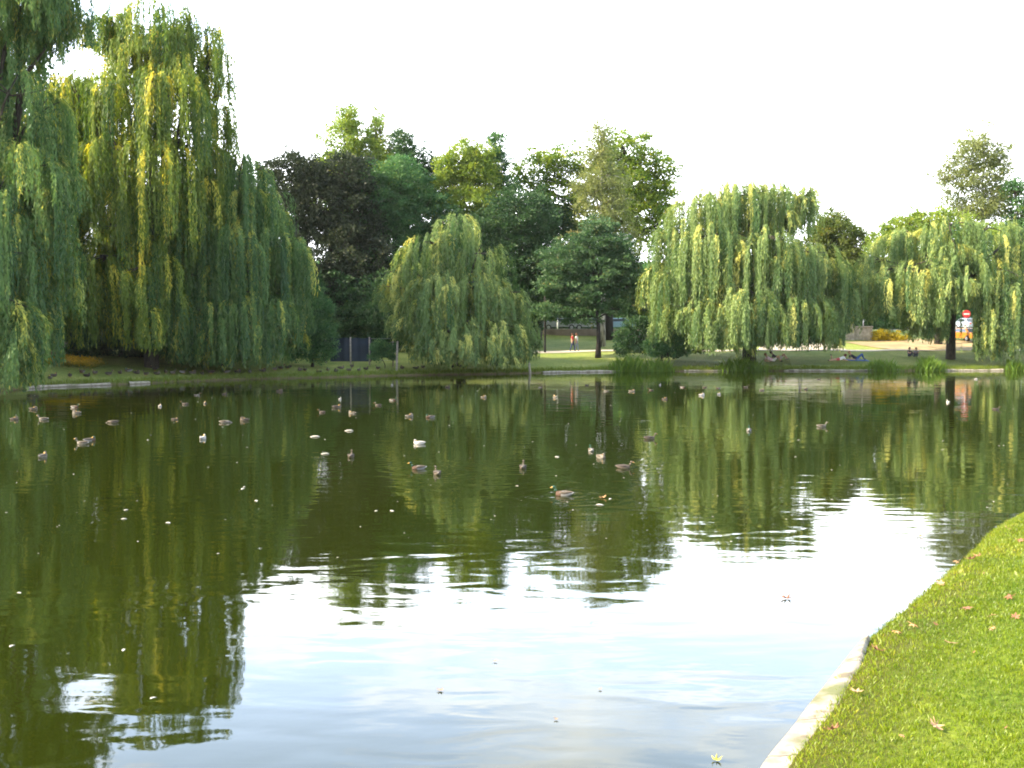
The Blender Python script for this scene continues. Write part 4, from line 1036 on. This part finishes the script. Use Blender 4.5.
tag(o, "crumpled blue blanket spread on the grass", "blanket")
person("person in dark top and blue jeans resting on the blue blanket", recline(), (g[0], g[1] + .1, g[2] + .05), .15, (.03, .03, .05), (.05, .10, .28), (.35, .2, .1), scale=1.18)
g = ground(909, 357); person("person in dark clothes sitting behind the reeds on the grass", sitkneesup(), g, .4, (.04, .04, .06), (.05, .05, .09), (.04, .03, .03))
g = ground(916, 357); person("person in a grey top sitting beside the one in dark clothes", sitkneesup(), g, -.4, (.22, .22, .25), (.07, .07, .1), (.25, .12, .07))
g = ground(800.5, 351.5); person("person in a lilac shirt on the path behind the broad willow", stand(), g, -1.3, (.5, .45, .62), (.4, .4, .5), (.08, .05, .03))
g = ground(1021, 352); person("person in a red-brown top and white trousers near the far end willow", stand(), g, 1.3, (.35, .08, .06), (.7, .7, .7), (.08, .05, .03), scale=.8)

# ------------------------------------------------------------------ ducks
DM = dict(brown=plain("duck_brown", (.082, .067, .05), .8, var=.5, scale=22), pale=plain("duck_pale", (.135, .122, .102), .8, var=.6, scale=25), grey=plain("duck_grey", (.19, .185, .18), .8, var=.15, scale=30),
          breast=plain("duck_breast", (.07, .04, .027), .8), green=plain("drake_green", (.012, .06, .035), .35), bill=plain("duck_bill", (.45, .25, .05), .5), dark=plain("duck_dark", (.05, .04, .035), .8),
          white=plain("duck_white", (.36, .345, .32), .8), leg=plain("duck_leg", (.5, .16, .03), .6))
def duck_mesh(kind, pose):
    """spine swept from tail to bill: x forward, z up, water at z=0"""
    up = .10 if pose in ('walk', 'stand') else 0.0
    body = [(-.30, .10, .012, .006), (-.25, .085, .045, .02), (-.18, .055, .085, .06), (-.08, .045, .11, .088), (.04, .045, .115, .095), (.13, .05, .095, .085), (.18, .075, .06, .065)]
    if pose == 'sleep': neck = [(.18, .115, .05, .05), (.13, .165, .045, .045), (.07, .19, .043, .042), (.01, .175, .03, .028), (-.03, .15, .018, .012), (-.06, .14, .010, .006)]
    elif pose == 'preen': neck = [(.20, .115, .045, .045), (.21, .16, .04, .04), (.17, .185, .043, .04), (.12, .165, .036, .033), (.08, .13, .018, .012), (.05, .11, .012, .006)]
    elif pose == 'dabble': neck = [(.22, .06, .045, .045), (.27, .03, .04, .04), (.32, .01, .042, .038), (.36, -.01, .03, .025), (.40, -.02, .018, .01), (.43, -.03, .014, .006)]
    else: neck = [(.20, .12, .045, .05), (.205, .175, .032, .036), (.215, .215, .038, .042), (.245, .235, .040, .040), (.285, .225, .028, .026), (.315, .212, .018, .010), (.355, .203, .017, .006)]
    pts = body + neck
    xyz = [(a, 0, b_ + up) for a, b_, _, _ in pts]
    nb = len(body)
    mats = []
    for i in range(len(pts) - 1):
        if kind == 'drake': mats.append(4 if i < 1 else 0 if i < nb - 3 else 1 if i < nb else 2 if i < len(pts) - 3 else 3)
        else: mats.append(4 if i < 1 else 0 if i < nb - 1 else 1 if i < nb else 2 if i < len(pts) - 3 else 3)
    mb = MB(); mb.tube(xyz, [q[2] for q in pts], ry=[q[3] for q in pts], n=12, mats=mats, up=(0, 0, 1))
    for sgn in (-1, 1):   # folded wings
        mb.tube([(.10, sgn * .085, .085 + up), (.0, sgn * .102, .095 + up), (-.12, sgn * .085, .095 + up), (-.22, sgn * .04, .105 + up), (-.27, sgn * .015, .11 + up)], [.018, .028, .026, .015, .004], ry=[.03, .052, .045, .025, .006], n=8, m=5)
    if up:
        for sgn, fx in ((-1, .03), (1, -.03)):
            mb.tube([(fx, sgn * .05, .09), (fx + .01, sgn * .05, .012)], [.016, .009], n=6, m=6)
            mb.tube([(fx, sgn * .05, .008), (fx + .05, sgn * .05, .006), (fx + .07, sgn * .05, .006)], [.01, .028, .012], ry=[.006, .006, .004], n=6, m=6)
    return mb
protos = {}
def duck_obj(kind, pose):
    key = (kind, pose)
    if key not in protos:
        mats = {'drake': ['grey', 'breast', 'green', 'bill', 'white', 'brown', 'leg'], 'hen': ['brown', 'brown', 'brown', 'bill', 'pale', 'dark', 'leg'],
                'pale': ['pale', 'pale', 'pale', 'bill', 'white', 'brown', 'leg'], 'white': ['white', 'white', 'white', 'bill', 'white', 'white', 'leg'], 'dark': ['dark', 'dark', 'dark', 'bill', 'brown', 'dark', 'leg']}[kind]
        o = duck_mesh(kind, pose).build("duck", [DM[q] for q in mats], sub=1)
        protos[key] = o; return o, True
    o = protos[key].copy(); COL.objects.link(o); return o, False
ORD = ["first", "second", "third", "fourth", "fifth", "sixth", "seventh", "eighth", "ninth", "tenth", "eleventh", "twelfth", "thirteenth", "fourteenth", "fifteenth", "sixteenth", "seventeenth", "eighteenth", "nineteenth", "twentieth"]
ORD += ["twenty-" + q for q in ORD[:9]] + ["thirtieth"] + ["thirty-" + q for q in ORD[:9]] + ["fortieth"] + ["forty-" + q for q in ORD[:9]] + ["fiftieth"] + ["fifty-" + q for q in ORD[:9]] + ["sixtieth"] + ["sixty-" + q for q in ORD[:9]]
KW = dict(drake="grey drake", hen="brown mallard hen", pale="pale brown duck", white="whitish duck", dark="dark brown duck")
PW = dict(swim="swimming upright", sleep="floating with tucked head", preen="preening", dabble="dabbling with head down", stand="standing", walk="walking")
water = [(34, 409, 'hen', 'sleep', 0, 1), (43, 419, 'pale', 'swim', 180, 1), (75, 407, 'drake', 'swim', 0, 1), (76, 413, 'pale', 'sleep', 180, 1), (15, 419, 'hen', 'sleep', 0, .9), (43, 456, 'pale', 'preen', 90, 1),
         (82, 443, 'pale', 'swim', 180, 1), (90, 440, 'drake', 'preen', 60, 1), (113, 422, 'hen', 'dabble', 200, 1), (160, 406, 'white', 'preen', 80, .8), (185, 404, 'dark', 'swim', 180, .9), (205, 403, 'pale', 'preen', 90, .8), (197, 395, 'pale', 'swim', 0, .8),
         (225, 422, 'pale', 'dabble', 0, 1), (244, 420, 'hen', 'sleep', 180, 1), (175, 419, 'hen', 'preen', 0, .7), (203, 438, 'white', 'preen', 70, 1), (225, 394, 'dark', 'sleep', 0, .8), (280, 391, 'hen', 'sleep', 0, 1),
         (322, 412, 'dark', 'swim', 180, .8), (337, 407, 'hen', 'preen', 20, 1.1), (340, 399, 'white', 'swim', 90, .7), (352, 413, 'pale', 'preen', 170, .9), (378, 405, 'hen', 'swim', 180, .8), (392, 385, 'white', 'swim', 90, .7), (393, 400, 'drake', 'swim', 0, .9),
         (410, 416, 'pale', 'sleep', 0, .9), (430, 417, 'drake', 'preen', 200, 1), (448, 387, 'dark', 'sleep', 0, .8), (419, 443, 'white', 'preen', 190, .95), (351, 456, 'hen', 'swim', 80, 1), (418, 468, 'drake', 'swim', 180, 1), (437, 473, 'hen', 'swim', 120, 1),
         (484, 397, 'pale', 'sleep', 0, .8), (541, 387, 'drake', 'swim', 0, .7), (555, 397, 'pale', 'preen', 100, 1), (587, 385, 'dark', 'swim', 0, .7), (606, 391, 'pale', 'swim', 160, .8), (632, 391, 'pale', 'preen', 0, .9), (651, 390, 'hen', 'swim', 180, .7),
         (660, 385, 'white', 'swim', 70, .7), (665, 399, 'hen', 'sleep', 0, .8), (683, 387, 'drake', 'swim', 0, .8), (702, 395, 'white', 'sleep', 0, .9), (705, 387, 'hen', 'swim', 10, .7), (718, 388, 'drake', 'swim', 180, .7), (719, 394, 'white', 'preen', 60, .8),
         (523, 467, 'hen', 'swim', 95, 1), (591, 450, 'drake', 'swim', 90, .9), (601, 457, 'pale', 'preen', 300, 1), (624, 467, 'hen', 'swim', 0, 1), (650, 438, 'hen', 'swim', 5, 1), (563, 494, 'drake', 'swim', 170, 1.05),
         (749, 430, 'drake', 'swim', 80, .95), (822, 426, 'pale', 'swim', 0, .95), (806, 389, 'pale', 'sleep', 30, .8), (819, 379, 'dark', 'swim', 0, .7), (948, 402, 'white', 'swim', 80, .8), (976, 379, 'white', 'sleep', 0, .7), (996, 409, 'hen', 'swim', 0, .8), (746, 387, 'hen', 'swim', 0, .8), (762, 390, 'pale', 'preen', 0, .8)]
water.sort(key=lambda q: q[0])
ground_d = [(30, 377), (35, 378), (50, 379), (54, 377), (70, 378), (82, 374), (87, 377), (95, 375), (109, 376), (120, 374), (128, 372), (137, 374), (146, 376), (155, 371), (157, 375), (166, 374), (173, 375), (183, 374), (193, 374), (202, 376), (211, 374), (226, 374), (238, 373),
            (250, 374), (263, 372), (275, 371), (281, 370), (288, 369), (300, 371), (305, 372), (319, 373), (328, 371), (336, 372), (341, 369), (349, 372), (352, 368), (359, 372), (366, 370), (378, 370), (402, 369), (416, 369.5), (423, 369), (452, 368.5), (463, 369)]
vr = np.random.default_rng(5)
for i, (px, py, kind, pose, a, sc) in enumerate(water):
    p = PZ(px, py, 0.03); o, _n = duck_obj(kind, pose)
    o.location = (p[0], p[1], -.012); o.rotation_euler = (0, 0, math.radians(a + vr.uniform(-15, 15))); o.scale = (sc * .8,) * 3
    tag(o, f"{KW[kind]} {PW[pose]}, {ORD[i]} across the water from the trailing willow side", "duck", "ducks swimming on the pond")
for i, (px, py) in enumerate(ground_d):
    d_ = None
    for d in np.arange(66, 100, .1):
        q = P(px, py, d)
        if q[2] <= H(q[0], d): break
    kind = ['dark', 'hen', 'dark', 'hen', 'drake'][vr.integers(0, 5)]; pose = ['stand', 'walk', 'sleep', 'preen', 'stand'][vr.integers(0, 5)]
    if d > 98: d = FY(q[0]) + 1; q = P(px, py, d)
    o, _n = duck_obj(kind, pose); o.scale = (1.15,) * 3
    o.location = (q[0], d, H(q[0], d) - (0.0 if pose in ('stand', 'walk') else -.045)); o.rotation_euler = (0, 0, vr.uniform(0, 6.28))
    tag(o, f"{KW[kind]} {'resting' if pose in ('sleep','preen') else 'standing'} on the bank grass, {ORD[i]} counting from the trailing willow", "duck", "ducks on the grass of the far bank")

# ------------------------------------------------------------------ floating feathers and leaves, fallen leaves
def leaf_mesh(R, curl, lobes=5, seed=0):
    """a maple leaf with pointed lobes, curled, with a stalk"""
    r_ = np.random.default_rng(seed); n = lobes * 4
    ang = np.linspace(-2.5, 2.5, n + 1); V = [(0, 0, 0)]
    for i, a in enumerate(ang):
        ph_ = (i % 4) / 4; rr = R * ([1.0, .66, .42, .66][i % 4]) * (1 - .28 * abs(a) / 2.5) * r_.uniform(.9, 1.1)
        V.append((math.cos(a) * rr, math.sin(a) * rr, curl * rr * rr / R * r_.uniform(.6, 1.4)))
    Fc = [[0, i, i + 1] for i in range(1, n + 1)]
    mb = MB(); mb.add(V, Fc); mb.tube([(0, 0, 0), (-R * .5, .01, .004), (-R * .95, .0, .02)], [.002, .0018, .0015], n=5)
    return mb
LM = [plain("dry_leaf_tan", (.33, .19, .09), .8, var=.35, scale=20), plain("dry_leaf_brown", (.20, .09, .05), .8, var=.4, scale=20), plain("dry_leaf_pink", (.36, .21, .13), .8, var=.25, scale=20), plain("leaf_yellow", (.40, .36, .05), .7, var=.35, scale=20)]
lawn_leaves = [(878, 651, 1, 'curled dark brown', 'beside the pale kerb'), (912, 625, 0, 'large tan', 'in the middle of the lawn slope'), (838, 679, 3, 'yellow-green', 'lying on the kerb'), (857, 693, 2, 'torn pinkish', 'just above the kerb'),
               (935, 727, 2, 'large pinkish', 'alone on the lower lawn'), (966, 609, 1, 'small brown', 'high on the lawn'), (992, 616, 0, 'orange-tan', 'high on the lawn near the brown one'), (1010, 597, 1, 'dark narrow', 'near the upper lawn'), (952, 644, 2, 'rounded pale', 'between larger leaves of the lawn'),
               (902, 738, 0, 'tiny orange', 'low on the lawn'), (948, 563, 1, 'dark upright', 'on the grassy edge of the water'), (957, 562, 0, 'tan', 'beside the dark upright one at the edge'), (970, 560, 1, 'brown', 'on the grass near the edge'), (978, 557, 0, 'pale tan', 'beside brown leaf near the edge'),
               (1008, 529, 0, 'tan', 'where the lawn meets the water far off'), (1020, 541, 1, 'brown', 'high beside the far lawn edge'), (941, 584, 2, 'pale pink', 'on bare soil near the edge'), (896, 632, 0, 'tan', 'near the kerb top'), (832, 731, 1, 'small dark', 'on the lower kerb rim'), (1015, 618, 1, 'brown crumpled', 'at the lawn side of the orange-tan one')]
for i, (px, py, mi, w1, w2) in enumerate(lawn_leaves):
    for d in np.arange(8, 28, .03):
        q = P(px, py, d)
        if q[2] <= H(q[0], d) + .05: break
    o = leaf_mesh(vr.uniform(.07, .095) if 'tiny' not in w1 else .035, vr.uniform(-.5, .9), seed=i).build("fallen_leaf", LM[mi], smooth=False, loc=(q[0], d, H(q[0], d) + .062))
    o.rotation_euler = (vr.uniform(-.5, .5), vr.uniform(-.5, .5), vr.uniform(0, 6.28)); sm_ = o.modifiers.new("thick", 'SOLIDIFY'); sm_.thickness = .0015
    tag(o, f"{w1} dry leaf {w2}", "leaf", "fallen leaves on the near lawn")
for i in range(46):       # small crumbs of leaf nobody could tell apart
    yy = vr.uniform(9, 23); xx = vr.uniform(2, .47 * yy)
    if sdf(np.array([xx]), np.array([yy]))[0] < .5: continue
    o = leaf_mesh(vr.uniform(.02, .045), vr.uniform(-.5, .9), seed=100 + i).build("fallen_leaf", LM[vr.integers(0, 3)], smooth=False, loc=(xx, yy, H(xx, yy) + .055))
    o.rotation_euler = (vr.uniform(-.5, .5), vr.uniform(-.5, .5), vr.uniform(0, 6.28)); tag(o, "small crumbled dry leaf scrap on the near lawn", "leaf", "small leaf scraps on the near lawn")
for i, (px, py, R, mi, lab) in enumerate([(787, 599, .11, 1, "brown curled leaf cluster floating past the kerb"), (440, 691, .05, 2, "pinkish leaf floating on the reflected sky"), (556, 720, .03, 0, "small tan leaf floating on the reflected sky"), (716, 761, .06, 3, "yellowish leaf floating by the kerb foot"),
                                       (919, 537, .09, 0, "tan leaf floating off the grassy edge"), (600, 690, .03, 0, "tiny tan leaf adrift on smooth water"), (602, 498, .12, 0, "long tan leaf floating behind a drake"), (495, 662, .04, 2, "lone faint leaf adrift on the bluish water")]):
    p = PZ(px, py, 0); o = leaf_mesh(R, .5, seed=50 + i).build("floating_leaf", LM[mi], smooth=False, loc=(p[0], p[1], .008)); o.rotation_euler = (.05, .03, vr.uniform(0, 6.28)); tag(o, lab, "leaf")
fproto = None
specks = [(315, 437, 2.6), (349, 431, 2.4), (325, 454, 2.0), (557, 457, 1.5), (244, 487, 1.0), (256, 501, 1.4), (126, 510, 1.2), (124, 519, 1.3), (168, 523, 1.4), (243, 489, 1.3), (376, 511, 1.1), (392, 511, 1.3), (19, 593, 1), (12, 646, 1), (124, 650, 1), (153, 698, .9), (600, 505, 1.8), (610, 499, 1.2), (148, 440, 1), (517, 486, .9)]
for _ in range(215):
    yy = 384 + 190 * vr.random() ** 2.0; specks.append((vr.uniform(0, 1015), yy, vr.uniform(.2, .7)))
for px, py, s_ in specks:
    p = PZ(px, py, 0)
    if sdf(np.array([p[0]]), np.array([p[1]]))[0] > -.4: continue
    if fproto is None:
        mb = MB(); mb.tube([(-.05, 0, .0), (-.02, .006, .012), (.02, .004, .014), (.05, -.004, .006)], [.004, .022, .02, .003], ry=[.003, .007, .007, .002], n=8)
        o = fproto = mb.build("floating_feather", M['fleck'])
    else:
        o = fproto.copy(); COL.objects.link(o)
    big_ = s_ > 1.9
    o.location = (p[0], p[1], -.002); k_ = s_ * (1.15 if not big_ else 1.35) * (p[1] / 45) ** .3; o.scale = (k_, k_, k_ * .7); o.rotation_euler = (0, 0, vr.uniform(0, 6.28) if not big_ else 0)
    if big_: tag(o, {315: "longest white feather floating between the ducks", 349: "second long white feather floating just beyond the first", 325: "dull feather floating nearer than the two long white ones"}[px], "feather")
    else: tag(o, "small white feather fleck floating on the pond", "feather", "small white flecks scattered over the pond")

# ------------------------------------------------------------------ thin haze added to lift the background trees
m, t, o = mat("lifting_haze")
v = t.nodes.new("ShaderNodeVolumePrincipled"); v.inputs["Color"].default_value = (.95, .97, .9, 1); v.inputs["Density"].default_value = 0.00007; v.inputs["Anisotropy"].default_value = 0.3
t.links.new(v.outputs[0], o.inputs["Volume"])
mb = MB(); mb.box((0, 1400, 15), (6400, 5200, 50)); hz = mb.build("haze", m, smooth=False); tag(hz, kind="stuff"); hz["label"] = "thin added haze that lifts the background trees"; hz["category"] = "haze"
SC.cycles.volume_bounces = 0
